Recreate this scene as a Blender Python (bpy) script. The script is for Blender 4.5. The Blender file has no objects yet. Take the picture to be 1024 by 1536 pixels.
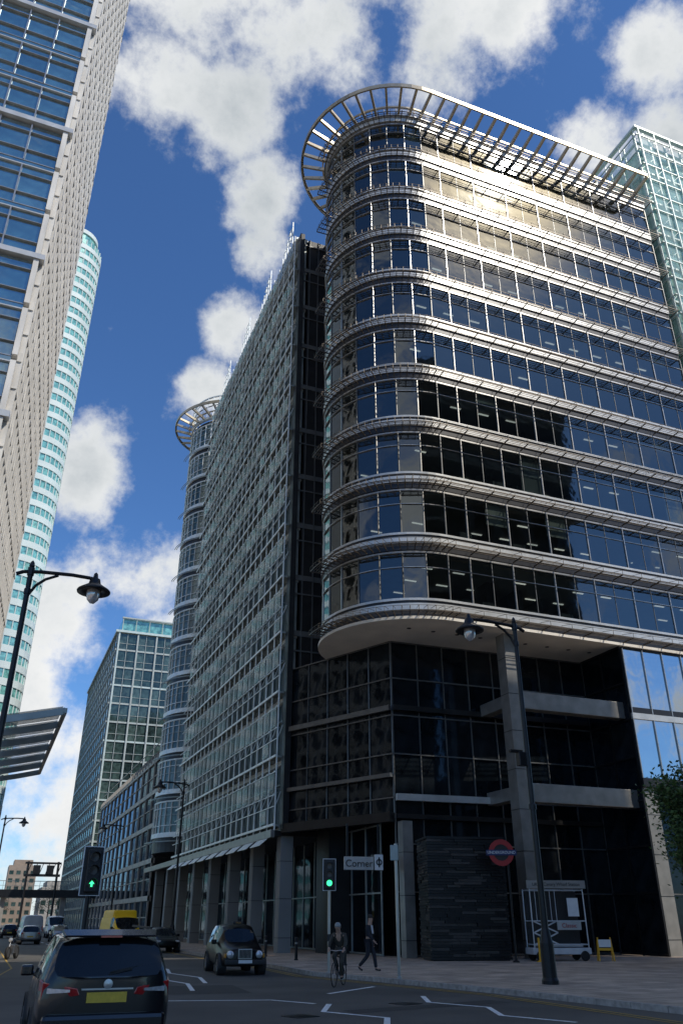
import bpy, bmesh, math, random
from mathutils import Vector, Matrix
R=random.Random(7)
sc=bpy.context.scene
COL=sc.collection
rad=math.radians
# ---------------------------------------------------------------- builder
class MB:
    def __init__(s): s.v=[];s.f=[];s.m=[]
    def quad(s,a,b,c,d,m=0):
        n=len(s.v); s.v+= [a,b,c,d]; s.f.append((n,n+1,n+2,n+3)); s.m.append(m)
    def poly(s,pts,m=0):
        n=len(s.v); s.v+=list(pts); s.f.append(tuple(range(n,n+len(pts)))); s.m.append(m)
    def hexa(s,p,m=0):
        n=len(s.v); s.v+=list(p)
        for q in ((0,3,2,1),(4,5,6,7),(0,1,5,4),(1,2,6,5),(2,3,7,6),(3,0,4,7)):
            s.f.append(tuple(n+i for i in q)); s.m.append(m)
    def box(s,x0,x1,y0,y1,z0,z1,m=0):
        s.hexa([(x0,y0,z0),(x1,y0,z0),(x1,y1,z0),(x0,y1,z0),(x0,y0,z1),(x1,y0,z1),(x1,y1,z1),(x0,y1,z1)],m)
    def cbox(s,c,d,m=0,rz=0,tp=1.0):
        x,y,z=c; a,b,h=d[0]/2,d[1]/2,d[2]/2
        cs,sn=math.cos(rz),math.sin(rz); P=[]
        for zz,k in ((-h,1),(h,tp)):
            for sx,sy in ((-1,-1),(1,-1),(1,1),(-1,1)):
                px,py=sx*a*k,sy*b*k
                P.append((x+px*cs-py*sn,y+px*sn+py*cs,z+zz))
        s.hexa(P,m)
    def beam(s,p,q,w,h,m=0):
        p=Vector(p);q=Vector(q);d=(q-p)
        if d.length<1e-6:return
        d.normalize(); up=Vector((0,0,1))
        if abs(d.z)>.98: up=Vector((0,1,0))
        r=d.cross(up).normalized(); u=r.cross(d).normalized()
        r*=w/2;u*=h/2
        s.hexa([tuple(x) for x in (p-r-u,p+r-u,q+r-u,q-r-u,p-r+u,p+r+u,q+r+u,q-r+u)],m)
    def tube(s,p,q,r0,r1=None,n=10,m=0,cap=True):
        if r1 is None:r1=r0
        p=Vector(p);q=Vector(q);d=(q-p).normalized(); up=Vector((0,0,1))
        if abs(d.z)>.95: up=Vector((0,1,0))
        a=d.cross(up).normalized(); b=a.cross(d).normalized(); k=len(s.v)
        for c,r in ((p,r0),(q,r1)):
            for i in range(n):
                t=2*math.pi*i/n
                s.v.append(tuple(c+a*(r*math.cos(t))+b*(r*math.sin(t))))
        for i in range(n):
            j=(i+1)%n
            s.f.append((k+i,k+j,k+n+j,k+n+i)); s.m.append(m)
        if cap:
            s.f.append(tuple(k+i for i in range(n))[::-1]); s.m.append(m)
            s.f.append(tuple(k+n+i for i in range(n))); s.m.append(m)
    def pipe(s,pts,r,n=8,m=0):
        for i in range(len(pts)-1): s.tube(pts[i],pts[i+1],r,r,n,m)
    def lathe(s,prof,c=(0,0,0),axis='Z',n=20,m=0):
        k=len(s.v)
        for (r,h) in prof:
            for i in range(n):
                t=2*math.pi*i/n; a=r*math.cos(t);b=r*math.sin(t)
                p={'Z':(a,b,h),'X':(h,a,b),'Y':(a,h,b)}[axis]
                s.v.append((c[0]+p[0],c[1]+p[1],c[2]+p[2]))
        for j in range(len(prof)-1):
            for i in range(n):
                i2=(i+1)%n
                s.f.append((k+j*n+i,k+j*n+i2,k+(j+1)*n+i2,k+(j+1)*n+i)); s.m.append(m)
    def prism(s,pts,z0,z1,m=0,mt=None):
        n=len(s.v);N=len(pts)
        s.v+=[(p[0],p[1],z0) for p in pts]+[(p[0],p[1],z1) for p in pts]
        for i in range(N):
            j=(i+1)%N; s.f.append((n+i,n+j,n+N+j,n+N+i)); s.m.append(m)
        s.f.append(tuple(n+N+i for i in range(N))); s.m.append(m if mt is None else mt)
        s.f.append(tuple(n+i for i in range(N))[::-1]); s.m.append(m)
    def band(s,pi,po,z0,z1,m=0):
        N=len(pi);k=len(s.v)
        for i in range(N):
            for p,z in ((pi[i],z0),(po[i],z0),(po[i],z1),(pi[i],z1)): s.v.append((p[0],p[1],z))
        for i in range(N-1):
            a=k+4*i;c=a+4
            for j in range(4):
                j2=(j+1)%4; s.f.append((a+j,a+j2,c+j2,c+j)); s.m.append(m)
        s.f.append((k,k+1,k+2,k+3));s.m.append(m);e=k+4*(N-1);s.f.append((e+3,e+2,e+1,e));s.m.append(m)
    def mesh(s,name,mats,off=(0,0,0),smooth=False,clean=True):
        me=bpy.data.meshes.new(name)
        me.from_pydata([(x-off[0],y-off[1],z-off[2]) for x,y,z in s.v],[],s.f)
        for mt in mats: me.materials.append(mt)
        me.polygons.foreach_set('material_index',s.m)
        if smooth: me.polygons.foreach_set('use_smooth',[True]*len(s.f))
        if clean:
            bm=bmesh.new(); bm.from_mesh(me)
            bmesh.ops.recalc_face_normals(bm,faces=bm.faces); bm.to_mesh(me); bm.free()
        me.update(); return me
def addobj(name,me,parent=None,loc=(0,0,0),rz=0):
    o=bpy.data.objects.new(name,me); COL.objects.link(o); o.location=loc; o.rotation_euler=(0,0,rz)
    if parent: o.parent=parent
    return o
def thing(name,label,cat,loc=(0,0,0),rz=0,group=None):
    o=bpy.data.objects.new(name,None); COL.objects.link(o); o.location=loc; o.rotation_euler=(0,0,rz)
    o.empty_display_size=.3
    o['label']=label;o['category']=cat
    if group:o['group']=group
    return o
def part(root,name,b,mats,world=False,smooth=False,bevel=0,label=None,kind=None):
    if not isinstance(mats,(list,tuple)): mats=[mats]
    off=tuple(root.location) if world else (0,0,0)
    o=addobj(name,b.mesh(name,mats,off,smooth),root)
    if bevel:
        md=o.modifiers.new('bevel','BEVEL'); md.width=bevel; md.segments=2; md.limit_method='ANGLE'
    if label:o['label']=label
    if kind:o['kind']=kind
    return o
def struct(name,b,mats,label=None):
    if not isinstance(mats,(list,tuple)): mats=[mats]
    o=addobj(name,b.mesh(name,mats)); o['kind']='structure'; return o
def copy_thing(src,loc,rz,label=None):
    n=src.copy(); COL.objects.link(n); n.location=loc; n.rotation_euler=(0,0,rz)
    if label:n['label']=label
    def rec(a,b):
        for c in a.children:
            if c is b: continue
            d=c.copy(); COL.objects.link(d); d.parent=b; rec(c,d)
    rec(src,n); return n
# ---------------------------------------------------------------- materials
def nt(name):
    m=bpy.data.materials.new(name); m.use_nodes=True; t=m.node_tree
    return m,t,t.nodes['Principled BSDF']
def mat(name,col,rough=.6,metal=0,var=.15,scale=3.,bump=0,spec=.5,emit=None,es=1,coat=0,stretch=None):
    m,t,p=nt(name); N=t.nodes;L=t.links
    col=tuple(col)[:3]
    tc=N.new('ShaderNodeTexCoord'); nz=N.new('ShaderNodeTexNoise'); nz.inputs['Scale'].default_value=scale; nz.inputs['Detail'].default_value=5
    if stretch:
        mp=N.new('ShaderNodeMapping');mp.inputs['Scale'].default_value=stretch;L.new(tc.outputs['Object'],mp.inputs['Vector']);L.new(mp.outputs[0],nz.inputs['Vector'])
    else: L.new(tc.outputs['Object'],nz.inputs['Vector'])
    cr=N.new('ShaderNodeValToRGB')
    cr.color_ramp.elements[0].position=.3; cr.color_ramp.elements[1].position=.7
    cr.color_ramp.elements[0].color=tuple(c*(1-var) for c in col)+(1,)
    cr.color_ramp.elements[1].color=tuple(min(1,c*(1+var)) for c in col)+(1,)
    L.new(nz.outputs['Fac'],cr.inputs['Fac']); L.new(cr.outputs['Color'],p.inputs['Base Color'])
    p.inputs['Roughness'].default_value=rough; p.inputs['Metallic'].default_value=metal
    p.inputs['Specular IOR Level'].default_value=spec; p.inputs['Coat Weight'].default_value=coat; p.inputs['Coat Roughness'].default_value=.05
    if bump:
        b=N.new('ShaderNodeBump'); b.inputs['Strength'].default_value=bump; b.inputs['Distance'].default_value=.02
        L.new(nz.outputs['Fac'],b.inputs['Height']); L.new(b.outputs['Normal'],p.inputs['Normal'])
    if emit:
        p.inputs['Emission Color'].default_value=tuple(emit)+(1,); p.inputs['Emission Strength'].default_value=es
    return m
def glass(name,cols,refl=.05,rough=.03,tint=(1,1,1),ior=1.5,wob=.03,see=None):
    m,t,p=nt(name); N=t.nodes;L=t.links
    tc=N.new('ShaderNodeTexCoord')
    g=N.new('ShaderNodeNewGeometry'); oi=N.new('ShaderNodeObjectInfo')
    a=N.new('ShaderNodeMath');a.operation='ADD'; L.new(g.outputs['Random Per Island'],a.inputs[0]); L.new(oi.outputs['Random'],a.inputs[1])
    f=N.new('ShaderNodeMath');f.operation='FRACT'; L.new(a.outputs[0],f.inputs[0])
    cr=N.new('ShaderNodeValToRGB'); es=cr.color_ramp.elements
    while len(es)<len(cols): es.new(.5)
    for i,c in enumerate(cols): es[i].position=i/(len(cols)-1) if len(cols)>1 else 0; es[i].color=tuple(c)+(1,)
    L.new(f.outputs[0],cr.inputs['Fac'])
    if see:
        base=N.new('ShaderNodeBsdfTransparent'); L.new(cr.outputs['Color'],base.inputs['Color']); bo=base.outputs[0]
    else:
        nz=N.new('ShaderNodeTexNoise'); nz.inputs['Scale'].default_value=1.3; nz.inputs['Detail'].default_value=3
        L.new(tc.outputs['Object'],nz.inputs['Vector'])
        mr=N.new('ShaderNodeMapRange'); mr.inputs[1].default_value=.3;mr.inputs[2].default_value=.7;mr.inputs[3].default_value=.45;mr.inputs[4].default_value=1.4
        L.new(nz.outputs['Fac'],mr.inputs[0])
        mx=N.new('ShaderNodeMix'); mx.data_type='RGBA'; mx.blend_type='MULTIPLY'; mx.inputs[0].default_value=1
        L.new(cr.outputs['Color'],mx.inputs[6]); L.new(mr.outputs[0],mx.inputs[7])
        L.new(mx.outputs[2],p.inputs['Base Color']); p.inputs['Roughness'].default_value=.5; p.inputs['Specular IOR Level'].default_value=0
        bo=p.outputs[0]
    gl=N.new('ShaderNodeBsdfGlossy'); gl.inputs['Roughness'].default_value=rough; gl.inputs['Color'].default_value=tuple(tint)+(1,)
    nz2=N.new('ShaderNodeTexNoise'); nz2.inputs['Scale'].default_value=.8; L.new(tc.outputs['Object'],nz2.inputs['Vector'])
    bp=N.new('ShaderNodeBump'); bp.inputs['Strength'].default_value=wob; bp.inputs['Distance'].default_value=.3
    L.new(nz2.outputs['Fac'],bp.inputs['Height']); L.new(bp.outputs['Normal'],gl.inputs['Normal'])
    dt=N.new('ShaderNodeVectorMath');dt.operation='DOT_PRODUCT';L.new(g.outputs['Normal'],dt.inputs[0]);L.new(g.outputs['Incoming'],dt.inputs[1])
    ab=N.new('ShaderNodeMath');ab.operation='ABSOLUTE';L.new(dt.outputs['Value'],ab.inputs[0])
    om=N.new('ShaderNodeMath');om.operation='SUBTRACT';om.inputs[0].default_value=1;L.new(ab.outputs[0],om.inputs[1])
    pw=N.new('ShaderNodeMath');pw.operation='POWER';L.new(om.outputs[0],pw.inputs[0]);pw.inputs[1].default_value=4.5
    ad=N.new('ShaderNodeMath');ad.operation='ADD';ad.use_clamp=True; ad.inputs[1].default_value=refl+.045; L.new(pw.outputs[0],ad.inputs[0])
    ms=N.new('ShaderNodeMixShader'); L.new(ad.outputs[0],ms.inputs[0]); L.new(bo,ms.inputs[1]); L.new(gl.outputs[0],ms.inputs[2])
    L.new(ms.outputs[0],N['Material Output'].inputs['Surface'])
    return m
def seeglass(name,col,alpha,rough=.08,a0=.5,a1=1.5):
    m,t,p=nt(name); N=t.nodes;L=t.links
    p.inputs['Base Color'].default_value=tuple(col)+(1,); p.inputs['Roughness'].default_value=rough
    g=N.new('ShaderNodeNewGeometry')
    mr=N.new('ShaderNodeMapRange'); mr.inputs[3].default_value=alpha*a0; mr.inputs[4].default_value=min(1,alpha*a1); L.new(g.outputs['Random Per Island'],mr.inputs[0])
    L.new(mr.outputs[0],p.inputs['Alpha'])
    return m
M={}
M['white']=mat('white_panel',(.52,.52,.50),.33,.4,.12,1.5)
M['steel']=mat('satin_steel',(.40,.39,.37),.32,.8,.15,2)
M['mullion']=mat('dark_mullion',(.14,.14,.135),.4,.5,.15,2)
M['ringsteel']=mat('warm_ring_steel',(.42,.36,.26),.35,.7,.15,2)
M['bronze']=mat('brown_grating',(.10,.08,.06),.45,.5,.2,4)
M['dark']=mat('dark_frame',(.018,.018,.02),.35,.3,.2,3)
M['black']=mat('black_metal',(.012,.012,.013),.4,.3,.2,6)
M['soffit']=mat('soffit_panel',(.80,.74,.64),.6,0,.08,.7)
M['stone']=mat('dark_stone',(.016,.0155,.0155),.4,0,.3,1.2,spec=.3)
M['pier']=mat('brushed_pier',(.23,.22,.20),.38,.35,.2,1.5)
M['palestone']=mat('pale_stone',(.60,.58,.54),.6,0,.16,1.4,stretch=(1,3,.25))
M['green_steel']=mat('pale_green_steel',(.55,.63,.59),.4,.2,.12,2)
M['mid_frame']=mat('grey_green_frame',(.40,.44,.42),.5,.1,.12,.4)
M['bright_steel']=mat('bright_grey_steel',(.78,.82,.81),.35,.1,.15,2)
M['sgrey']=mat('grey_green_metal',(.26,.29,.28),.4,.4,.2,1.5)
M['wht_paint']=mat('white_paint',(.75,.75,.73),.7,0,.2,9)
M['ceiling']=mat('office_ceiling',(.26,.25,.24),.8,0,.1,1)
M['interior']=mat('office_interior',(.09,.08,.07),.8,0,.35,.5)
M['blind']=mat('roller_blind',(.40,.37,.30),.8,0,.12,.6)
M['ceil_light']=mat('ceiling_light',(.8,.8,.75),.5,0,.02,1,emit=(1,.93,.8),es=1.0)
M['yellow']=mat('yellow_paint',(.75,.38,.02),.45,0,.12,5)
M['road_yellow']=mat('worn_yellow_line',(.42,.27,.05),.7,0,.3,8)
M['rubber']=mat('tyre_rubber',(.015,.015,.015),.8,0,.2,20)
M['alloy']=mat('alloy',(.4,.4,.41),.3,.9,.1,8)
M['carblack']=mat('black_car_paint',(.006,.006,.008),.22,.0,.2,2,coat=.5)
M['taxiblack']=mat('black_taxi_paint',(.004,.004,.005),.28,.0,.2,2,coat=.12,spec=.2)
M['silver']=mat('silver_car_paint',(.4,.41,.42),.3,.7,.1,2,coat=.5)
M['vanyellow']=mat('yellow_van_paint',(.98,.60,.0),.5,0,.04,2,coat=.1)
M['vanwhite']=mat('white_van_paint',(.55,.56,.57),.4,0,.12,2,coat=.4)
M['carglass']=glass('car_glass',[(.008,.009,.010),(.012,.013,.014)],-.01,.02,(.7,.8,.9))
M['redlens']=mat('red_lens',(.38,.01,.01),.2,0,.2,30,coat=1)
M['clearlens']=mat('clear_lens',(.6,.6,.6),.15,.4,.2,30,coat=1)
M['amber']=mat('amber_lens',(.5,.22,.02),.3,0,.1,20)
M['plate_y']=mat('yellow_plate',(.62,.42,.04),.5,0,.12,14)
M['plate_w']=mat('white_plate',(.7,.7,.68),.5,0,.05,10)
M['red']=mat('sign_red',(.33,.014,.014),.5,0,.08,5)
M['blue']=mat('sign_blue',(.014,.022,.10),.5,0,.08,5)
M['signwhite']=mat('sign_white',(.72,.72,.71),.5,0,.05,5)
M['signgrey']=mat('sign_grey_white',(.42,.42,.40),.5,0,.08,3)
M['helmet']=mat('grey_helmet',(.30,.30,.29),.5,0,.1,12)
M['green_on']=mat('green_lamp',(.02,.5,.2),.4,0,.05,5,emit=(.05,1,.35),es=2.0)
M['lens_off']=mat('unlit_lens',(.03,.015,.01),.3,0,.1,5)
M['skin']=mat('skin',(.45,.27,.19),.55,0,.08,12)
M['suit']=mat('navy_suit',(.012,.014,.022),.8,0,.2,18)
M['shirt']=mat('shirt',(.6,.6,.62),.8,0,.1,18)
M['olive']=mat('olive_jacket',(.045,.04,.03),.8,0,.2,18)
M['bark']=mat('bark',(.09,.07,.05),.9,0,.3,8,bump=.6)
M['blacktrim']=mat('black_plastic',(.02,.02,.02),.6,0,.15,12)
M['hair']=mat('dark_hair',(.02,.014,.01),.7,0,.3,40)
M['concrete']=mat('concrete',(.3,.28,.25),.8,0,.2,.8)
M['greycon']=mat('grey_side_cladding',(.20,.205,.20),.7,0,.15,.3)
M['brownbrick']=mat('brown_cladding',(.28,.22,.17),.8,0,.15,.5)
M['g_front']=glass('tinted_office_glazing',[(.28,.35,.37),(.21,.26,.28),(.35,.41,.42),(.24,.29,.31)],.07,.04,(.90,.97,1),see=True)
M['g_low']=glass('blue_reflecting_glazing',[(.01,.02,.03),(.02,.03,.04)],.40,.03,(.85,.93,1))
M['g_dark']=glass('dark_lobby_glazing',[(.004,.006,.008),(.008,.011,.014),(.016,.018,.02)],-.005,.05,(.45,.54,.66))
M['g_street']=glass('green_office_glazing',[(.010,.022,.025),(.025,.045,.05),(.014,.03,.033),(.08,.12,.12),(.016,.032,.036)],.05,.04,(.70,.88,.95))
M['g_left']=glass('blue_office_glazing',[(.02,.06,.08),(.05,.12,.15),(.03,.08,.10)],.28,.03,(.75,.93,1))
M['g_pale']=glass('pale_cylinder_glazing',[(.04,.07,.075),(.14,.19,.19),(.06,.10,.10)],.02,.06,(.8,.88,.88))
M['g_teal']=glass('teal_tower_glazing',[(.12,.32,.29),(.16,.40,.36)],.12,.1,(.75,1,.95))
M['g_mid']=glass('distant_office_glazing',[(.02,.034,.035),(.07,.11,.10),(.03,.055,.052)],.02,.06,(.85,1,.95))
M['g_atr']=glass('atrium_glazing',[(.38,.56,.50),(.48,.66,.60),(.28,.46,.41)],.06,.08,(.8,1,.95))
M['panel']=seeglass('fritted_glass_screen',(.58,.70,.70),.24,.08,.4,1.5)
def leafmat(name,c1,c2):
    m,t,p=nt(name);N=t.nodes;L=t.links
    g=N.new('ShaderNodeNewGeometry');cr=N.new('ShaderNodeValToRGB')
    cr.color_ramp.elements[0].color=c1+(1,);cr.color_ramp.elements[1].color=c2+(1,)
    L.new(g.outputs['Random Per Island'],cr.inputs['Fac']);L.new(cr.outputs['Color'],p.inputs['Base Color'])
    p.inputs['Roughness'].default_value=.6
    return m
M['leaf']=leafmat('leaves',(.02,.045,.012),(.08,.15,.03))
def asphalt():
    m,t,p=nt('asphalt');N=t.nodes;L=t.links
    tc=N.new('ShaderNodeTexCoord');a=N.new('ShaderNodeTexNoise');a.inputs['Scale'].default_value=.35;a.inputs['Detail'].default_value=8
    b=N.new('ShaderNodeTexNoise');b.inputs['Scale'].default_value=60;b.inputs['Detail'].default_value=4
    L.new(tc.outputs['Object'],a.inputs['Vector']);L.new(tc.outputs['Object'],b.inputs['Vector'])
    ad=N.new('ShaderNodeMath');ad.operation='ADD';L.new(a.outputs['Fac'],ad.inputs[0]);L.new(b.outputs['Fac'],ad.inputs[1])
    cr=N.new('ShaderNodeValToRGB');cr.color_ramp.elements[0].position=.35;cr.color_ramp.elements[1].position=.68
    mr=N.new('ShaderNodeMath');mr.operation='MULTIPLY';mr.inputs[1].default_value=.5;L.new(ad.outputs[0],mr.inputs[0]);L.new(mr.outputs[0],cr.inputs['Fac'])
    cr.color_ramp.elements[0].color=(.038,.036,.034,1);cr.color_ramp.elements[1].color=(.125,.115,.10,1)
    L.new(cr.outputs['Color'],p.inputs['Base Color']);p.inputs['Roughness'].default_value=.75
    bp=N.new('ShaderNodeBump');bp.inputs['Strength'].default_value=.4;bp.inputs['Distance'].default_value=.01;L.new(b.outputs['Fac'],bp.inputs['Height']);L.new(bp.outputs['Normal'],p.inputs['Normal'])
    return m
M['asphalt']=asphalt()
M['patch']=mat('asphalt_patch',(.038,.036,.034),.8,0,.25,6)
def paving(name,c1,c2,w,h):
    m,t,p=nt(name);N=t.nodes;L=t.links
    tc=N.new('ShaderNodeTexCoord');b=N.new('ShaderNodeTexBrick');b.inputs['Scale'].default_value=1
    b.inputs['Brick Width'].default_value=w;b.inputs['Row Height'].default_value=h;b.inputs['Mortar Size'].default_value=.012
    b.inputs['Color1'].default_value=c1+(1,);b.inputs['Color2'].default_value=c2+(1,);b.inputs['Mortar'].default_value=(.07,.06,.05,1)
    L.new(tc.outputs['Object'],b.inputs['Vector'])
    nz=N.new('ShaderNodeTexNoise');nz.inputs['Scale'].default_value=.8;nz.inputs['Detail'].default_value=6;L.new(tc.outputs['Object'],nz.inputs['Vector'])
    mr=N.new('ShaderNodeMapRange');mr.inputs[1].default_value=.3;mr.inputs[2].default_value=.7;mr.inputs[3].default_value=.7;mr.inputs[4].default_value=1.2;L.new(nz.outputs['Fac'],mr.inputs[0])
    mx=N.new('ShaderNodeMix');mx.data_type='RGBA';mx.blend_type='MULTIPLY';mx.inputs[0].default_value=1
    L.new(b.outputs['Color'],mx.inputs[6]);L.new(mr.outputs[0],mx.inputs[7]);L.new(mx.outputs[2],p.inputs['Base Color']);p.inputs['Roughness'].default_value=.7
    return m
M['paving']=paving('paving_slabs',(.50,.39,.30),(.36,.28,.22),.9,.6)
M['kerb']=mat('granite_kerb',(.34,.31,.28),.7,0,.3,6)

# ---------------------------------------------------------------- world
SUN=Vector((.4075,-.512,.756)).normalized()
w=bpy.data.worlds.new('World'); sc.world=w; w.use_nodes=True
T=w.node_tree;N=T.nodes;L=T.links
bg=N['Background']; bg.inputs['Strength'].default_value=.115
sky=N.new('ShaderNodeTexSky'); sky.sky_type='NISHITA'; sky.sun_disc=False
sky.sun_elevation=math.asin(SUN.z); sky.sun_rotation=math.atan2(SUN.x,SUN.y); sky.altitude=0; sky.air_density=1.0; sky.dust_density=.3; sky.ozone_density=2
tc=N.new('ShaderNodeTexCoord')
nrm=N.new('ShaderNodeVectorMath');nrm.operation='NORMALIZE';L.new(tc.outputs['Generated'],nrm.inputs[0])
D=nrm.outputs[0]
clouds=[(5,60,7),(13,61,7.5),(24,62,8.5),(36,62,8.5),(46,61,7),(2.8,54,4.4),(9.3,53,3.8),(33,57,4.6),(22,58,4.6),(42,58,4.4),(14.0,47.8,3.4),(14.8,44.8,2.8),(12,39.4,3.3),(10.4,35.6,2.7),
 (1.8,28.2,3.9),(7,21.3,4.4),(2,18.0,5.0),(9,17,4.6),(12,13,5),(0,13,6),(3,7,8),(9,5,7),(54,53,3.2),(46.8,49,2.6),(53,47,3.2),(-30,25,8),(-45,40,12),(85,45,9),
 (128,24,7),(115,14,8),(142,14,6),(130,10,7),(112,38,7),(151,57,4),(200,30,14),(240,50,14),(270,25,12),(300,40,12)]
def dirv(az,el): return (math.sin(rad(az))*math.cos(rad(el)),math.cos(rad(az))*math.cos(rad(el)),math.sin(rad(el)))
prev=None
for az,el,r in clouds:
    d=N.new('ShaderNodeVectorMath');d.operation='DISTANCE';L.new(D,d.inputs[0]);d.inputs[1].default_value=dirv(az,el)
    m=N.new('ShaderNodeMapRange');m.interpolation_type='SMOOTHSTEP';m.inputs[1].default_value=0;m.inputs[2].default_value=rad(r)*1.6;m.inputs[3].default_value=1;m.inputs[4].default_value=0
    L.new(d.outputs['Value'],m.inputs[0])
    if prev is None: prev=m.outputs[0]
    else:
        x=N.new('ShaderNodeMath');x.operation='MAXIMUM';L.new(prev,x.inputs[0]);L.new(m.outputs[0],x.inputs[1]);prev=x.outputs[0]
def noise(sc_,det,ro,off=(0,0,0),dis=0):
    vm=N.new('ShaderNodeVectorMath');vm.operation='ADD';L.new(D,vm.inputs[0]);vm.inputs[1].default_value=off
    n=N.new('ShaderNodeTexNoise');n.inputs['Scale'].default_value=sc_;n.inputs['Detail'].default_value=det;n.inputs['Roughness'].default_value=ro;n.inputs['Distortion'].default_value=dis
    L.new(vm.outputs[0],n.inputs['Vector']);return n.outputs['Fac']
def mth(op,a,b,cl=False):
    x=N.new('ShaderNodeMath');x.operation=op;x.use_clamp=cl
    for i,q in enumerate((a,b)):
        if isinstance(q,(int,float)): x.inputs[i].default_value=q
        else: L.new(q,x.inputs[i])
    return x.outputs[0]
n1=noise(7.5,13,.64)
dens=mth('ADD',mth('MULTIPLY',prev,.64),mth('MULTIPLY',mth('SUBTRACT',n1,.5),1.9))
cov=N.new('ShaderNodeMapRange');cov.interpolation_type='SMOOTHSTEP';cov.inputs[1].default_value=.20;cov.inputs[2].default_value=.62;L.new(dens,cov.inputs[0])
n2=noise(3.2,6,.5,(3.1,.4,.03));n3=noise(7.5,8,.6,(.035,-.03,.05))
sh=mth('SUBTRACT',mth('ADD',mth('ADD',mth('MULTIPLY',dens,.55),mth('MULTIPLY',n2,.8)),mth('MULTIPLY',n3,.5)),.38)
cr=N.new('ShaderNodeValToRGB');E=cr.color_ramp.elements
E[0].position=.38;E[0].color=(8.2,8.2,8.1,1);E[1].position=.92;E[1].color=(4.3,4.7,5.0,1)
e=E.new(.60);e.color=(6.8,7.0,7.1,1)
L.new(sh,cr.inputs['Fac'])
tint=N.new('ShaderNodeMix');tint.data_type='RGBA';tint.blend_type='MULTIPLY';tint.inputs[0].default_value=1
L.new(sky.outputs[0],tint.inputs[6]);tint.inputs[7].default_value=(.58,.90,1.28,1)
mixc=N.new('ShaderNodeMix');mixc.data_type='RGBA';L.new(cov.outputs[0],mixc.inputs[0]);L.new(tint.outputs[2],mixc.inputs[6]);L.new(cr.outputs['Color'],mixc.inputs[7])
# bright warm aureole round the sun
sd_=N.new('ShaderNodeVectorMath');sd_.operation='DISTANCE';L.new(D,sd_.inputs[0]);sd_.inputs[1].default_value=tuple(SUN)
au=N.new('ShaderNodeMapRange');au.interpolation_type='SMOOTHERSTEP';au.inputs[1].default_value=0;au.inputs[2].default_value=.21;au.inputs[3].default_value=1;au.inputs[4].default_value=0;L.new(sd_.outputs['Value'],au.inputs[0])
au2=mth('POWER',au.outputs[0],1.8)
ac=N.new('ShaderNodeMix');ac.data_type='RGBA';L.new(au2,ac.inputs[0]);ac.inputs[6].default_value=(0,0,0,1);ac.inputs[7].default_value=(60,44,22,1)
adc=N.new('ShaderNodeMix');adc.data_type='RGBA';adc.blend_type='ADD';adc.inputs[0].default_value=1;L.new(mixc.outputs[2],adc.inputs[6]);L.new(ac.outputs[2],adc.inputs[7])
L.new(adc.outputs[2],bg.inputs['Color'])
sl=bpy.data.lights.new('sun','SUN');sl.energy=3.8;sl.angle=rad(.53);sl.color=(1,.94,.84)
so=bpy.data.objects.new('sun',sl);COL.objects.link(so);so.rotation_euler=(-SUN).to_track_quat('-Z','Y').to_euler();so.location=(60,-60,100)
# ---------------------------------------------------------------- camera
cam=bpy.data.cameras.new('camera');co=bpy.data.objects.new('camera',cam);COL.objects.link(co)
cam.sensor_fit='VERTICAL';cam.sensor_height=24;cam.lens=24*1202/1536
co.location=(0,0,1.85);co.rotation_euler=(rad(117),0,rad(-22));cam.clip_end=6000;cam.clip_start=.1
sc.camera=co
sc.view_settings.view_transform='Standard';sc.view_settings.look='None';sc.view_settings.exposure=0
# ---------------------------------------------------------------- ground
b=MB();b.quad((-2500,-2500,-.02),(2500,-2500,-.02),(2500,2500,-.02),(-2500,2500,-.02));struct('ground',b,M['concrete'])
b=MB();b.poly([(-1.6,-60,0),(60,-60,0),(60,12,0),(14.6,19,0),(14,400,0),(-1.6,400,0)]);struct('road',b,M['asphalt'])
kr=[(60,12),(30,12.2),(16.6,12.6),(15.0,14.6),(14.5,19),(14.0,23),(12.9,28.5),(12.0,32.5),(12.3,38),(12.5,60),(12.6,170)]
b=MB();b.prism([(p[0]+(.14 if i else 0),p[1]+.05) for i,p in enumerate(kr)]+[(60,170)],-.01,.125);struct('pavement',b,M['paving'])
def kerbline(pts,side):
    b=MB()
    for i in range(len(pts)-1):
        p=Vector(pts[i]).to_3d();q=Vector(pts[i+1]).to_3d();L_=(q-p).length;n=max(1,int(L_/1.0))
        for k in range(n):
            a=p.lerp(q,(k+.01)/n);c=p.lerp(q,(k+.99)/n)
            a.z=c.z=.06;b.beam(a,c,.16,.15)
    struct('kerb',b,M['kerb'])
kerbline(kr,1)
kl=[(-1.5,-40),(-1.5,20),(-.2,30),(1.1,42),(1.3,170)]
b=MB();b.prism([(-60,-40)]+[(p[0]-.08,p[1]) for p in kl]+[(-60,170)],-.01,.125);struct('pavement',b,M['paving']);kerbline(kl,-1)
def mark(pts,wd=.12,m='wht_paint',z=.008):
    b=MB()
    P=[Vector((*p,z)) for p in pts];Ls=[];Rs=[]
    for i,p in enumerate(P):
        d=(P[min(i+1,len(P)-1)]-P[max(i-1,0)]).normalized();n=Vector((-d.y,d.x,0))*wd/2;Ls.append(p-n);Rs.append(p+n)
    b.v+= [tuple(v) for pr in zip(Ls,Rs) for v in pr]
    for i in range(len(P)-1): b.f.append((2*i,2*i+2,2*i+3,2*i+1));b.m.append(0)
    struct('road_marking',b,M[m])
mark([(4.3,24.1),(7.4,23.2),(8.1,21.8)],.15)
def zig(x,y0,n,dx,dy,m='wht_paint'):
    mark([(x+(dx if i%2 else 0),y0+dy*i) for i in range(n)],.14,m)
zig(7.6,16.5,4,.8,1.7);zig(11.6,16,5,-.7,1.7)
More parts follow.
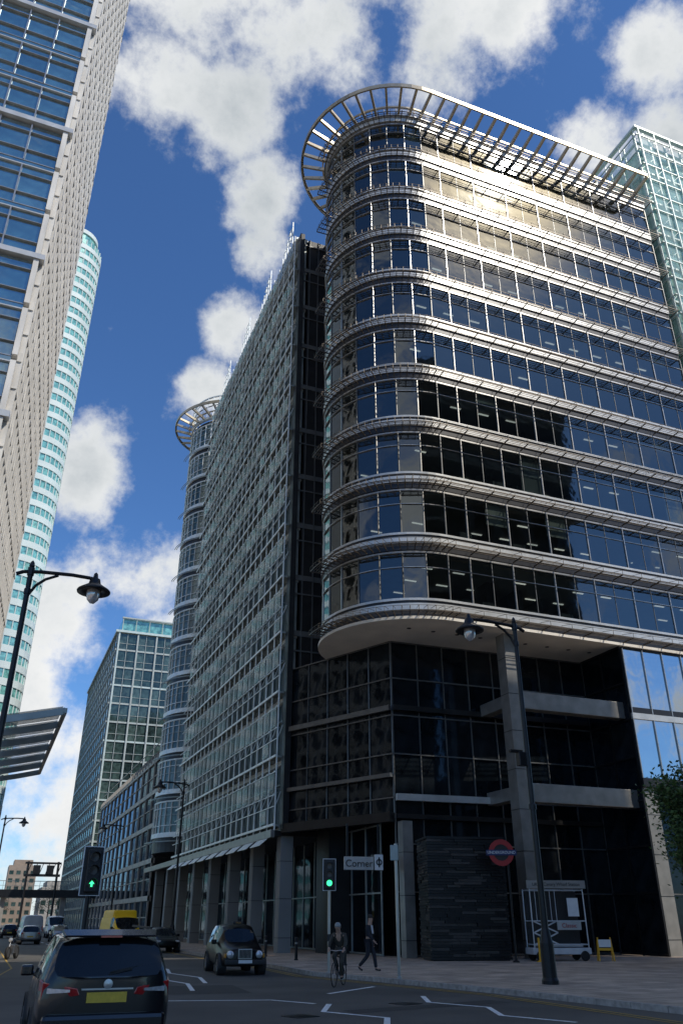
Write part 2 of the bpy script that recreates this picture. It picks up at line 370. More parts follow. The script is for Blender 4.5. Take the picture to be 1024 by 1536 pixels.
zig(6.2,27,6,.5,3);zig(7.3,30,5,.5,3);mark([(9.5,24.5),(11.8,26.5)],.15);mark([(5.6,35),(5.6,60)],.14)
for i in range(8): mark([(5.9,66+i*7),(5.9,70+i*7)],.12)
mark([(13.6,14),(13.6,22.6),(12.4,28.2),(11.5,32.4),(11.8,38),(12.0,120)],.08,'road_yellow')
mark([(13.35,14),(13.35,22.5),(12.15,28),(11.25,32.2),(11.55,38),(11.75,120)],.08,'road_yellow')
mark([(-.9,-5),(-.9,20),(.5,32),(1.7,42),(1.8,120)],.08,'road_yellow')
for x,y in ((6.8,19.2),(10.2,21.0)):
    b=MB();b.cbox((x,y,.006),(.6,.6,.008),0,.3);struct('manhole_cover',b,M['dark'])
for pl in ([(4.6,26),(7.6,25.6),(7.9,28.9),(4.8,29.4)],[(8.2,19.3),(12.8,20.3),(12.7,21.1),(8.1,20.0)],[(3.6,33),(4.6,33),(4.8,58),(3.8,58)]):
    b=MB();b.poly([(x,y,.004) for x,y in pl]);struct('road_patch',b,M['patch'])
# ---------------------------------------------------------------- main building
root=thing('office_building','curved glass office tower with white bands and sunshade rings','building',(30,60,0))
C1=(22.3,43.8);RR=5.5;YF=C1[1]-RR;XE=45.0
def arcpts(c,r,a0,a1,n): return [(c[0]+r*math.cos(rad(a0+(a1-a0)*i/n)),c[1]+r*math.sin(rad(a0+(a1-a0)*i/n))) for i in range(n+1)]
def fpath(d,n=20,ns=15,a1=125,xe=XE,c=C1):
    y=c[1]-RR-d
    return [(xe+(c[0]-xe)*i/ns,y) for i in range(ns)]+arcpts(c,RR+d,270,a1,n)
Z0=17.3;PH=4.2;NF=10
winq=[]
CAMP=Vector((0,0,1.85))
def windist(q):
    cx=sum(p[0] for p in q)/4;cy=sum(p[1] for p in q)/4;cz=sum(p[2] for p in q)/4
    return math.sqrt(cx*cx+cy*cy+(cz-1.8)**2)
def orient(q):
    a,b_,c=Vector(q[0]),Vector(q[1]),Vector(q[2]);n=(b_-a).cross(c-b_)
    return q if n.dot(CAMP-a)>0 else [q[1],q[0],q[3],q[2]]
def put_windows(root,quads,m,nm='window',maxn=100):
    quads=[orient(q) for q in sorted(quads,key=windist)]
    off=Vector(root.location)
    for q in quads[:maxn]:
        b=MB();b.quad(*q);c=tuple(sum(p[i] for p in q)/4 for i in range(3))
        addobj(nm,b.mesh(nm,[m],c,clean=False),root,loc=tuple(Vector(c)-off))
    if len(quads)>maxn:
        b=MB()
        for q in quads[maxn:]: b.quad(*q)
        o=addobj(nm,b.mesh(nm,[m],tuple(off),clean=False),root);o['kind']='stuff'
def stad(c,r,x1,n=24,a0=270,a1=90):
    return [(x1,c[1]-r)]+arcpts(c,r,a0,a1,n)+[(x1,c[1]+r)]
for k in range(NF+1):
    z=Z0+k*PH
    top=(k==NF)
    b=MB()
    if not top:
        b.band(fpath(-.12,28),fpath(.11,28),z+.38,z+.80,0)
        b.band(fpath(-.12,28),fpath(.03,28),z+.80,z+.98,1)
        b.band(fpath(-.12,28),fpath(.09,28),z+.98,z+1.12,0)
        b.band(fpath(-.12,28),fpath(.02,28),z-.02,z+.38,1)
        b.band(fpath(-.1,28),fpath(.06,28),z+3.05,z+3.09,2)
        b.band(fpath(-.1,28),fpath(.08,28),z+3.97,z+4.08,2)
    else:
        b.band(fpath(-.3,28),fpath(.15,28),z+.1,z+.6,0); b.band(fpath(-.3,28),fpath(.3,28),z+.6,z+.72,2)
    part(root,'spandrel_band',b,[M['white'],M['dark'],M['steel']],True)
    b=MB();A1=176;F=lambda d,ns=15:fpath(d,22,ns,A1)
    for d0 in (.5,.68,.86): b.band(F(d0),F(d0+.03),z+.02,z+.05,0)
    b.band(F(1.02),F(1.06),z+.0,z+.07,0)
    b.band(F(1.03),F(1.05),z+.32,z+.34,0)
    pi=F(.1);po=F(1.06)
    for i in range(len(pi)):
        b.beam((*pi[i],z-.0),(*po[i],z+.03),.045,.08,0)
        b.beam((*pi[i],z+.52),(*po[i],z+.33),.022,.022,0)
        b.beam((*po[i],z+.0),(*po[i],z+.33),.022,.022,0)
    part(root,'sun_shade',b,[M['bronze']],True)
    if not top:
        pts=fpath(0,10,15)
        b=MB()
        for i,p in enumerate(pts):
            if i<len(pts)-1:
                q=pts[i+1];winq.append([(p[0],p[1],z+1.12),(q[0],q[1],z+1.12),(q[0],q[1],z+3.97),(p[0],p[1],z+3.97)])
            nx,ny=(0,-1) if i<15 else ((p[0]-C1[0])/RR,(p[1]-C1[1])/RR)
            if i%2==0 or i>=15: b.beam((p[0]+nx*.02,p[1]+ny*.02,z+1.12),(p[0]+nx*.02,p[1]+ny*.02,z+3.97),.06,.10,0 if i%2==0 else 1)
            else: b.beam((p[0],p[1],z+1.12),(p[0],p[1],z+3.97),.04,.05,1)
        part(root,'window_mullion',b,[M['steel'],M['mullion']],True)
        b=MB();b.prism(stad(C1,RR-.14,XE-.1),z+3.9,z+PH+.36,0);part(root,'floor_slab',b,[M['ceiling']],True)
        b=MB()
        for yy in (40.2,42.4,44.6):
            x=19.5+(k%2)*.7+(2 if yy!=44.6 else 0)
            while x<XE-1.5:
                if R.random()<.45: b.box(x,x+.8,yy,yy+.12,z+3.84,z+3.88)
                x+=2.25
        part(root,'ceiling_light',b,[M['ceil_light']],True,kind='stuff')
        b=MB()
        for i in range(len(pts)-1):
            pr=.22 if k>=7 else (.18 if k==6 else .08)
            if i>=13: pr*=.5
            if R.random()<pr:
                p,q=Vector(pts[i]),Vector(pts[i+1]);n_=(Vector(C1)-p) if i>=15 else Vector((0,1));n_.normalize()
                p=p+n_*.18;q=q+n_*.18;h_=R.choice([.5,.9,1.4,2.6]);b.quad((p.x,p.y,z+3.9-h_),(q.x,q.y,z+3.9-h_),(q.x,q.y,z+3.9),(p.x,p.y,z+3.9))
        for i in range(9):
            x=24+i*2.5+(k*1.3)%2
            if x<XE-1 and R.random()<.6: b.box(x,x+R.choice([.12,.5]),40.2+R.random()*2,46.4,z+.3,z+3.88,1)
        for i in range(14):
            x=22.5+i*1.55+R.random()
            if x<XE-1 and R.random()<.5: b.box(x,x+.9,38.7,39.3,z+.4,z+1.3+R.random()*.5,1)
        part(root,'blind',b,[M['blind'],M['interior']],True,kind='stuff')
b=MB();b.box(21.5,XE-.1,46.5,49.0,Z0+.02,Z0+42.3);b.box(XE-.1,XE,YF+.12,49,Z0,Z0+42.3);part(root,'core_wall',b,[M['interior']],True)
b=MB();b.prism(stad(C1,RR-.3,XE-.1),Z0+42.36,Z0+42.7,0);b.box(26,44,41,48,Z0+42.7,Z0+44.0);part(root,'roof',b,[M['sgrey']],True)
lowq=[]
for (za,zb) in ((13.3,16.9),(9.2,12.6)):
    for i in range(7):
        x0=34.3+i*1.53
        lowq.append([(x0,YF,za),(x0+1.47,YF,za),(x0+1.47,YF,zb),(x0,YF,zb)])
b=MB()
b.box(34.2,XE,YF-.1,YF+.2,12.6,12.95,0);b.box(34.2,XE,YF-.06,YF+.2,12.95,13.3,1);b.box(34.2,XE,YF-.1,YF+.2,8.7,9.2,1)
for i in range(8): b.box(34.25+i*1.53-.03,34.25+i*1.53+.03,YF-.08,YF+.02,9.2,16.95,2)
part(root,'lower_facade_frame',b,[M['white'],M['dark'],M['steel']],True)
put_windows(root,lowq,M['g_low'],'lower_window')
put_windows(root,winq,M['g_front'])
C2=(21.0,91.0);YS0,YS1,BW=51.2,83.1,1.52
b=MB()
b.prism(stad(C2,RR-.1,XE),8,Z0+42.3,0)
b.box(17.4,XE,51,85,6.9,57.0,0)
b.box(21,XE,85,108,0,57,0)
b.box(19.0,XE-.1,49.05,51.2,0,57.0,0)
b.box(34.4,XE-.1,YF+.05,52,8.8,17.2,0)
b.box(36.5,XE-.1,42,52,0,8.8,0)
b.box(21.2,44,43.5,90,0,17,0)
part(root,'wall',b,[M['stone']],True)
b=MB();sp=[(XE-.2,YF)]+arcpts(C1,RR+.25,270,125,24)+[(18.8,51.2),(XE-.2,51.2)]
b.prism(sp,Z0-.2,Z0-.03,0);part(root,'soffit',b,[M['soffit']],True)
for i in range(9): b=MB();b.lathe([(0,Z0-.215),(.12,Z0-.215),(.14,Z0-.2)],(20.5+i*1.6,40.2,0),n=10);part(root,'downlight',b,[M['blacktrim']],True)
b=MB()
for k in range(12):
    z=6.9+k*4.2
    b.box(16.7,19.2,50.93,51.0,z,z+.4,0);b.box(16.7,19.2,50.9,51.0,z+3.1,z+3.2,0)
for x in (16.75,17.5,18.3): b.box(x,x+.06,50.88,51.0,6.9,57,0)
b.box(16.5,16.9,50.6,51.3,6.9,57.2,1)
part(root,'slot_wall_frame',b,[M['mullion'],M['stone']],True)
def wall_grid(root,p,q,z0,z1,nx,zs,fm,nm='lobby_glazing',frw=.08,proud=.06):
    p=Vector(p);q=Vector(q);d=(q-p);Ln=d.length;d.normalize();n=Vector((d.y,-d.x))
    if n.dot(Vector((0,0))-p)<0:n=-n
    qs=[];b=MB()
    for i in range(nx):
        a=p+d*(Ln*i/nx);c=p+d*(Ln*(i+1)/nx)
        for j in range(len(zs)-1):
            qs.append([(a.x,a.y,zs[j]),(c.x,c.y,zs[j]),(c.x,c.y,zs[j+1]),(a.x,a.y,zs[j+1])])
    for i in range(nx+1):
        a=p+d*(Ln*i/nx)+n*proud*.5;b.beam((a.x,a.y,z0),(a.x,a.y,z1),frw,proud+.05)
    for z in zs:
        a=p+n*proud*.6;c=q+n*proud*.6;b.beam((a.x,a.y,z),(c.x,c.y,z),proud+.05,frw*1.4)
    part(root,nm+'_frame',b,[fm],True)
    return qs
lz=[.2,3.2,5.6,8.0,10.4,12.6,14.8,17.05]
lob=[]
lob+=wall_grid(root,(20.5,42.8),(16.9,51.0),6.9,17.05,5,[6.9,8.0,10.4,12.6,14.8,17.05],M['mullion'],frw=.05)
lob+=wall_grid(root,(20.5,42.8),(34.2,42.3),0,17.05,8,lz,M['mullion'],frw=.05)
lob+=wall_grid(root,(34.2,42.3),(34.2,38.4),0,17.05,2,lz,M['black'])
lob+=wall_grid(root,(20.4,44.5),(20.4,96),0,6.8,24,[.2,3.2,6.7],M['sgrey'],frw=.06)
lob+=wall_grid(root,(35.5,40.8),(XE,40.8),0,8.7,6,[.2,3.2,6,8.6],M['mullion'],frw=.05)
put_windows(root,lob,M['g_dark'],'lobby_window')
b=MB()
b.beam((20.45,42.6,13.0),(33.9,42.1,13.0),.3,.3,1);b.beam((20.5,42.55,8.0),(26.4,42.1,8.0),.25,.36,0);b.beam((20.5,42.55,7.0),(33.9,42.1,7.0),.25,.25,1)
b.beam((20.3,42.7,13.0),(16.7,50.9,13.0),.22,.3,2);b.beam((20.3,42.7,9.2),(16.7,50.9,9.2),.22,.22,2);b.beam((20.3,42.7,6.95),(16.7,50.9,6.95),.5,.5,1)
part(root,'lobby_band',b,[M['white'],M['stone'],M['mullion']],True)
for z in (13.2,8.1):
    b=MB();b.box(27.05,34.2,YF+.55,YF+1.25,z-.5,z+.5,0);part(root,'transfer_beam',b,[M['pier']],True,bevel=.03)
    b=MB();b.box(26.2,26.9,YF+1.6,42.3,z-.35,z+.35,0);part(root,'transfer_beam',b,[M['pier']],True,bevel=.03)
def pier(x,y,w_,h,m=M['pier']):
    b=MB();b.box(x-w_/2,x+w_/2,y-w_/2,y+w_/2,0,h,0)
    z=.9
    while z<h-.3: b.box(x-w_/2-.012,x+w_/2+.012,y-w_/2-.012,y+w_/2+.012,z,z+.03,1);z+=2.1
    part(root,'column',b,[m,M['black']],True)
pier(26.5,YF+1.0,.85,17.1);pier(34.75,YF+.55,.9,8.7);pier(41,YF+.55,.9,8.7)
for y in (51.8,57.8,63.8,69.8,75.8,81.8,87.8,93.8): pier(17.1,y,.8,6.6,M['greycon'])
pier(20.8,42.2,.6,6.7,M['pier'])
def ring(c,xe,zr,ns,na,first):
    P=lambda d:fpath(d,28,22,95,xe,c)
    b=MB()
    b.band(P(2.22),P(2.33),zr-.20,zr+.20,0)
    b.band(P(2.10),P(2.22),zr-.03,zr+.02,0)
    b.band(P(.35),P(.47),zr-.12,zr+.04,0)
    part(root,'roof_ring',b,[M['ringsteel']],True)
    pi=fpath(-.2,na,ns,95,xe,c);po=fpath(2.24,na,ns,95,xe,c)
    for i in range(first,len(pi)):
        b=MB();p=Vector((*pi[i],0));q=Vector((*po[i],0));d=(q-p).normalized();n=Vector((-d.y,d.x,0))*.09;z=zr
        b.hexa([tuple(v) for v in (p-n+Vector((0,0,z-.75)),q-n+Vector((0,0,z-.2)),q+n+Vector((0,0,z-.2)),p+n+Vector((0,0,z-.75)),
              p-n+Vector((0,0,z-.35)),q-n+Vector((0,0,z+.05)),q+n+Vector((0,0,z+.05)),p+n+Vector((0,0,z-.35)))],0)
        part(root,'roof_bracket',b,[M['ringsteel']],True)
ring(C1,43.8,60.75,18,19,0)
ring(C2,30,60.75,6,15,4)
for k in range(-2,NF+1):
    z=Z0+k*PH
    P=lambda d,a=110:fpath(d,18,4,a,30,C2)
    b=MB();b.band(P(-.1),P(.10),z+.5,z+.95,0);b.band(P(-.1),P(.06),z+3.9,z+4.05,0);b.band(P(-.1),P(.05),z+2.6,z+2.66,1)
    for hh in (1.6,3.3): b.band(P(.02),P(.08),z+hh,z+hh+.06,0)
    b.band(P(.55,178),P(.60,178),z,z+.08,1);b.band(P(.75,178),P(.80,178),z,z+.08,1)
    for i,p in enumerate(P(.03)): b.beam((p[0],p[1],z+.95),(p[0],p[1],z+3.9),.10,.10,0)
    part(root,'spandrel_band',b,[M['bright_steel'],M['sgrey']],True)
b=MB();pp=fpath(-.03,18,4,110,30,C2)
for k in range(-2,NF):
    for i in range(len(pp)-1):
        p,q=pp[i],pp[i+1];z=Z0+k*PH;b.quad(*orient([(p[0],p[1],z+.95),(q[0],q[1],z+.95),(q[0],q[1],z+3.9),(p[0],p[1],z+3.9)]))
o=addobj('window',b.mesh('window',[M['g_pale']],tuple(root.location),clean=False),root);o['kind']='stuff'
# street facade double skin
nb=int((YS1-YS0)/BW);sw=[]
for k in range(12):
    z=6.9+k*PH
    b=MB()
    b.box(16.9,17.35,YS0,YS1,z-.05,z+.24,0)
    b.box(16.15,16.9,YS0,YS1,z+.28,z+.31,1)
    b.box(16.06,16.14,YS0,YS1,z+.22,z+.36,0)
    for h in (1.35,2.05,3.45): b.box(16.08,16.13,YS0,YS1,z+h,z+h+.05,0)
    b.box(17.0,17.2,YS0,YS1,z+2.9,z+2.97,1)
    part(root,'facade_rail',b,[M['bright_steel'],M['sgrey']],True)
    b=MB()
    for i in range(nb+1):
        y=YS0+i*BW
        b.box(16.13,16.20,y-.04,y+.04,z-.05,z+4.15,0)
        b.box(16.20,16.9,y-.02,y+.02,z+.18,z+.26,1)
        b.box(16.20,16.9,y-.02,y+.02,z+2.4,z+2.45,1)
        b.box(16.98,17.25,y-.04,y+.04,z+.24,z+4.15,1)
        b.box(17.08,17.22,y+BW/2-.025,y+BW/2+.025,z+.24,z+4.15,1)
        b.beam((16.17,y,z+1.38),(16.55,y,z+2.4),.035,.035,0)
        b.box(16.02,16.06,y-.12,y+.12,z+2.0,z+2.1,0);b.box(16.02,16.06,y-.12,y+.12,z+3.42,z+3.52,0)
    part(root,'facade_mullion',b,[M['bright_steel'],M['sgrey']],True)
    b=MB()
    for i in range(nb):
        y=YS0+i*BW
        sw.append([(17.2,y+.05,z+.24),(17.2,y+BW-.05,z+.24),(17.2,y+BW-.05,z+4.15),(17.2,y+.05,z+4.15)])
        b.box(16.05,16.06,y+.12,y+BW-.12,z+2.15,z+3.40,0)
        if R.random()<.2: b.box(16.05,16.06,y+.12,y+BW-.12,z+.45,z+1.3,0)
    part(root,'glass_screen',b,[M['panel']],True,kind='stuff')
b=MB();b.box(16.3,17.4,YS0,YS1,57.0,57.25,0)
for y in (51.8,58.5,66,74):
    for j in range(5): b.box(16.08,16.18,y+j*.7,y+j*.7+.08,56,59.6-j*.5,0)
    for zz in (57.8,58.4,59.0): b.box(16.1,16.17,y,y+(60.2-zz)*1.1,zz,zz+.06,0)
part(root,'parapet',b,[M['bright_steel'],M['sgrey']],True)
b=MB()
b.box(16.2,20.3,51.2,97,6.55,6.85,0);b.box(15.95,16.2,51.2,97,6.45,6.9,1)
part(root,'colonnade_soffit',b,[M['stone'],M['pier']],True)
for i in range(10):
    y=52+i*3.05
    b=MB();b.hexa([(15.5,y,6.0),(16.0,y,6.42),(16.0,y+2.2,6.42),(15.5,y+2.2,6.0),(15.5,y,6.04),(16.0,y,6.46),(16.0,y+2.2,6.46),(15.5,y+2.2,6.04)])
    part(root,'awning',b,[M['bright_steel']],True)
put_windows(root,sw,M['g_street'],'street_window')
def text(s,size,m,depth=.01):
    c=bpy.data.curves.new('t','FONT');c.body=s;c.size=size;c.extrude=depth;c.align_x='CENTER';c.align_y='CENTER'
    o=bpy.data.objects.new('t',c);COL.objects.link(o);bpy.context.view_layer.update()
    me=bpy.data.meshes.new_from_object(o.evaluated_get(bpy.context.evaluated_depsgraph_get()));me.materials.clear();me.materials.append(m)
    bpy.data.objects.remove(o);return me
def textpart(root,name,s,size,m,loc,rx=90,rz=0,depth=.01,scx=1):
    o=addobj(name,text(s,size,m,depth),root,loc);o.rotation_euler=(rad(rx),0,rad(rz));o.scale=(scx,1,1);return o
sg=thing('shop_sign','grey white shop fascia sign with dark lettering above the lobby doors','sign',(18.85,43.5,0),rad(-10))
b=MB();b.cbox((-.26,0,4.6),(1.62,.2,.66),0);part(sg,'sign_board',b,[M['signgrey']],bevel=.02)
textpart(sg,'lettering','Corner',.50,M['blacktrim'],(-.26,-.12,4.58))
b=MB();b.cbox((.86,0,4.66),(.46,.2,.78),0);part(sg,'emblem_board',b,[M['signwhite']],bevel=.02)
b=MB();b.lathe([(.10,-.115),(.17,-.115),(.17,-.10)],(.86,0,4.66),axis='Y',n=20);b.cbox((.86,-.112,4.66),(.08,.01,.5));part(sg,'emblem',b,[M['blacktrim']])
for s in (-.95,.8): b=MB();b.box(s,s+.1,-.05,.05,4.93,6.6);part(sg,'hanger',b,[M['black']])
# ---------------------------------------------------------------- atrium tower
at=thing('glass_tower','pale green glazed tower with exposed steel grid','building',(54,50,0))
AX0,AX1,AY0,AY1,AH=45.6,63,37.6,62,69.8
b=MB();b.box(AX0+1.2,AX1-.3,AY0+1.2,AY1,0,AH-1,0);part(at,'wall',b,[M['g_atr']],True)
aq=[]
for k in range(17):
    for i in range(9):
        z=4*k+1;x=AX0+.3+i*1.9;aq.append([(x,AY0+.1,z),(x+1.8,AY0+.1,z),(x+1.8,AY0+.1,z+3.9),(x,AY0+.1,z+3.9)])
    for i in range(11):
        y=AY0+.3+i*2.1;aq.append([(AX0+.1,y,4*k+1),(AX0+.1,y+2,4*k+1),(AX0+.1,y+2,4*k+4.9),(AX0+.1,y,4*k+4.9)])
M['g_atr2']=seeglass('pale_green_glass',(.56,.76,.70),.36,.05,.5,1.5)
put_windows(at,aq,M['g_atr2'])
b=MB()
for k in range(35):
    z=2*k+1.0;b.box(AX0-.05,AX1,AY0-.05,AY0+.05,z-.05,z+.05);b.box(AX0-.05,AX0+.05,AY0+.05,AY1,z-.05,z+.05)
    if k%2==0:
        b.box(AX0+.6,AX1,AY0+.7,AY0+.9,z-.1,z+.1);b.box(AX0+.6,AX0+.8,AY0+.9,AY1,z-.1,z+.1)
        for i in range(8): b.beam((AX0+.35+i*1.9,AY0+.6,z),(AX0+2.1+i*1.9,AY0+.6,z+2),.06,.06)
for i in range(10): x=AX0+.25+i*1.9;b.box(x-.05,x+.05,AY0-.12,AY0-.05,0,AH);b.box(x-.08,x+.08,AY0+.55,AY0+.7,0,AH)
for i in range(12): y=AY0+.25+i*2.1;b.box(AX0-.12,AX0-.05,y-.05,y+.05,0,AH);b.box(AX0+.5,AX0+.6,y-.08,y+.08,0,AH)
b.box(AX0-.15,AX1,AY0-.15,AY0+.2,AH,AH+.25);b.box(AX0-.15,AX0+.2,AY0+.2,AY1,AH,AH+.25)
part(at,'steel_grid',b,[M['green_steel']],True)
# ---------------------------------------------------------------- left tower block
lt=thing('office_block','stone and blue glass office block with white floor bands','building',(-15,52,0))
LH=125;P0=(-3.0,40);P1=(-1.7,60)
dx=(P1[0]-P0[0])/20.0
b=MB();b.prism([(-40,40.35),(-3.6,40.35),(-2.3,60),(-8,75),(-40,75)],0,LH,0);part(lt,'wall',b,[M['palestone']],True)
lq=[];b=MB();FH=3.73
for k in range(33):
    z=-.1+FH*k
    if k%3==1:
        b.box(-40,-3.02,39.86,40.4,z-.18,z+.2,0)
    else:
        b.box(-40,-3.6,40.05,40.4,z-.28,z-.20,0);b.box(-40,-3.6,40.09,40.4,z-.20,z+.10,3);b.box(-40,-3.6,40.05,40.4,z+.10,z+.16,1)
    b.box(-40,-3.6,40.04,40.3,z+1.1,z+1.15,1);b.box(-40,-3.6,40.04,40.3,z+2.7,z+2.74,1)
    for i in range(6):
        x=-3.65-i*1.9
        lq.append([(x-1.82,40.2,z+.2),(x,40.2,z+.2),(x,40.2,z+FH-.28),(x-1.82,40.2,z+FH-.28)])
        b.box(x-1.9,x-1.82,40.02,40.3,z+.18,z+FH-.3,1)
    b.box(-3.6,-3.3,39.96,40.4,z+.2,z+FH-.2,2)
part(lt,'facade_frame',b,[M['white'],M['steel'],M['palestone'],M['g_left']],True)
put_windows(lt,lq,M['g_left'])
for i in range(20):
    y=40.5+i*.99;x=P0[0]+dx*(y-40)-.03;b=MB();b.box(x-.5,x,y,y+.26,0,LH,0);part(lt,'stone_fin',b,[M['palestone']],True)
b=MB()
def slab(z0,z1,o,m=0):
    b.hexa([(-3.6,40.42,z0),(P0[0]-o,40.42,z0),(P1[0]-o,60,z0),(-2.3,60,z0),(-3.6,40.42,z1),(P0[0]-o,40.42,z1),(P1[0]-o,60,z1),(-2.3,60,z1)],m)
for k in range(33):
    z=FH*k
    slab(z,z+.6,.06)
    slab(z+1.9,z+2.0,.02,0)
part(lt,'stone_rib',b,[M['palestone']],True,kind='stuff')
b=MB()
for k in range(33):
    z=FH*k
    for i in range(19):
        y=40.77+i*.99;x=P0[0]+dx*(y-40)-.40
        b.quad(*orient([(x,y,z+.6),(x+dx*.72,y+.72,z+.6),(x+dx*.72,y+.72,z+3.72),(x,y,z+3.72)]))
o=addobj('flank_window',b.mesh('flank_window',[M['g_dark']],tuple(lt.location),clean=False),lt);o['kind']='stuff'
# ---------------------------------------------------------------- teal tower
tt=thing('skyscraper','tall rounded teal and white banded skyscraper','skyscraper',(-32,230,0))
def rrect(x0,x1,y0,y1,r,n=8):
    p=[]
    for cx,cy,a in ((x1-r,y0+r,-90),(x1-r,y1-r,0),(x0+r,y1-r,90),(x0+r,y0+r,180)):
        p+=arcpts((cx,cy),r,a,a+90,n)
    return p
def trect(d): return rrect(-60-d,.6+d,200-d,255+d,8+d)
b=MB();b.prism(trect(0),0,191,0);b.prism(trect(-2),191,195,0);part(tt,'glazing',b,[M['g_teal']],True)
b=MB()
for k in range(49):
    z=3.9*k;P=trect(-.2);P.append(P[0]);Q=trect(.25);Q.append(Q[0])
    b.band(P,Q,z,z+1.7,0)
P=trect(-3);P.append(P[0]);Q=trect(-1.6);Q.append(Q[0]);b.band(P,Q,195,196.5,0)
for p in trect(.05): b.beam((p[0],p[1],0),(p[0],p[1],191),.25,.3,0)
for i in range(12): b.box(.55,.75,210+i*3.4,210.3+i*3.4,0,191,0)
part(tt,'spandrel_band',b,[mat('pale_tower_panel',(.55,.62,.60),.6,0,.1,.2)],True)
# ---------------------------------------------------------------- mid building
MX=18.2
mb=thing('office_building','pale framed green glass office building at the street end','building',(40,210,0))
b=MB();b.box(MX+.3,70,180.5,240,0,60,0);b.box(MX+1,70,181,236,60,63.5,1);part(mb,'wall',b,[M['greycon'],M['g_teal']],True)
mq=[];b=MB()
for k in range(15):
    z=4*k
    b.box(MX,70,180.2,180.6,z-.18,z+.18,0 if k%3==0 else 1);b.box(MX+.12,MX+.4,180.6,240,z-.2,z+.2,2)
    b.box(MX,70,180.3,180.5,z+1.5,z+1.58,1)
    for i in range(12):
        x=MX+.8+i*4.2
        for h in (0,1): mq.append([(x+h*1.95,180.4,z+.2),(x+1.88+h*1.95,180.4,z+.2),(x+1.88+h*1.95,180.4,z+3.8),(x+h*1.95,180.4,z+3.8)])
    for i in range(14):
        y=181+i*4.2;mq.append([(MX+.25,y,z+1.5),(MX+.25,y+3.2,z+1.5),(MX+.25,y+3.2,z+3.0),(MX+.25,y,z+3.0)])
for i in range(13):
    x=MX+.6+i*4.2;b.box(x-.22,x+.12,180.0,180.6,0,60.5,0 if i%3==0 else 1);b.box(x+1.8,x+1.9,180.2,180.5,0,60,1)
for i in range(15): y=180.7+i*4.2;b.box(MX+.1,MX+.4,y-.15,y+.15,0,60,2)
b.box(MX-.3,70,179.8,180.8,60,60.5,0);b.box(MX-.2,MX+.5,180.8,240,60,60.5,2)
for i in range(17): b.box(MX+1+3*i,MX+1.15+3*i,180.4,180.6,60.5,63.6,1)
b.box(MX+.8,70,180.3,180.9,63.5,63.8,1)
part(mb,'facade_frame',b,[M['green_steel'],M['mid_frame'],M['sgrey']],True)
put_windows(mb,mq,M['g_mid'])
# low street building
lb=thing('office_building','low glass street building with projecting metal fins','building',(28,135,0))
b=MB();b.box(18.9,50,108,170,0,21,0);b.box(20,50,108,170,21,22.5,0);part(lb,'wall',b,[M['dark']],True)
q2=[];b=MB()
for k in range(6):
    z=4.2*k;b.box(18.5,18.95,108,170,z-.25,z+.3,0)
    b.box(18.6,18.7,108,170,z+2.1,z+2.2,0)
    for i in range(13):
        y=108.2+i*4.76
        if k<5: q2.append([(18.7,y,z+.3),(18.7,y+4.5,z+.3),(18.7,y+4.5,z+3.9),(18.7,y,z+3.9)])
for i in range(14):
    y=108.1+i*4.76;b.box(18.5,18.7,y-.1,y+.1,0,21,0)
for i in range(27):
    y=108.1+i*2.38
    for s_ in range(5):
        a0=s_/5*1.4;a1=(s_+1)/5*1.4
        b.beam((18.4+3*(1-math.cos(a0)),y,21+2.2*math.sin(a0)),(18.4+3*(1-math.cos(a1)),y,21+2.2*math.sin(a1)),.12,.25,0)
part(lb,'facade_fin',b,[mat('brown_grey_fin',(.34,.32,.29),.5,.2,.15,1)],True)
put_windows(lb,q2,M['g_dark'])
def block(name,label,x0,x1,y0,y1,h,bay,wm,mm,fh=3.2):
    t=thing(name,label,'building',((x0+x1)/2,(y0+y1)/2,0))
    b=MB();b.box(x0,x1,y0,y1,0,h);b.box(x0+2,x1-2,y0+2,y1-2,h,h+2.4);part(t,'wall',b,[mm],True)
    qs=[];k=0
    while (k+1)*fh<h:
        for i in range(int((x1-x0)/bay)):
            x=x0+.5+i*bay;qs.append([(x,y0-.05,k*fh+1),(x+bay*.6,y0-.05,k*fh+1),(x+bay*.6,y0-.05,k*fh+2.6),(x,y0-.05,k*fh+2.6)])
        k+=1
    put_windows(t,qs,wm)
block('apartment_building','brown distant apartment block with small windows',9,21,420,440,24,3,M['g_mid'],M['brownbrick'])
block('apartment_building','pale distant apartment block beyond the bridge',-14,2,470,490,20,3,M['g_mid'],M['palestone'])
block('office_building','grey distant low office building beyond the bridge',22,60,380,410,14,3,M['g_mid'],M['concrete'])
block('office_building','grey distant low terrace beyond the bridge',-70,6,390,410,9,3,M['g_mid'],M['concrete'])
# unseen block behind the viewpoint, added to shade the street and lower facade
bb=thing('office_building','unseen dark block behind the viewpoint, added to shade the street','building',(36,-10,0))
b=MB();b.box(20,31.5,-30,8,0,60);b.box(31.5,60,-20,8,0,15);b.box(31.5,58,2,8,44,60)  # opening under the raised link is shaped to let sun reach the plaza
for x in (34.5,38,42.5,46,50,55): b.box(x,x+1.3,2,8,15,44)  # piers added in the opening to split the sunlight into streaks
part(bb,'wall',b,[M['stone']],True)
b=MB()
for k in range(15): b.box(19.9,31.5,8.0,8.15,4*k+3,4*k+3.5)
for i in range(4): b.box(20.1+3.7*i,20.4+3.7*i,8.0,8.2,0,60)
for k in range(4): b.box(31.6,58,8.0,8.15,4*k+45,4*k+45.5)
part(bb,'spandrel_band',b,[M['greycon']],True)
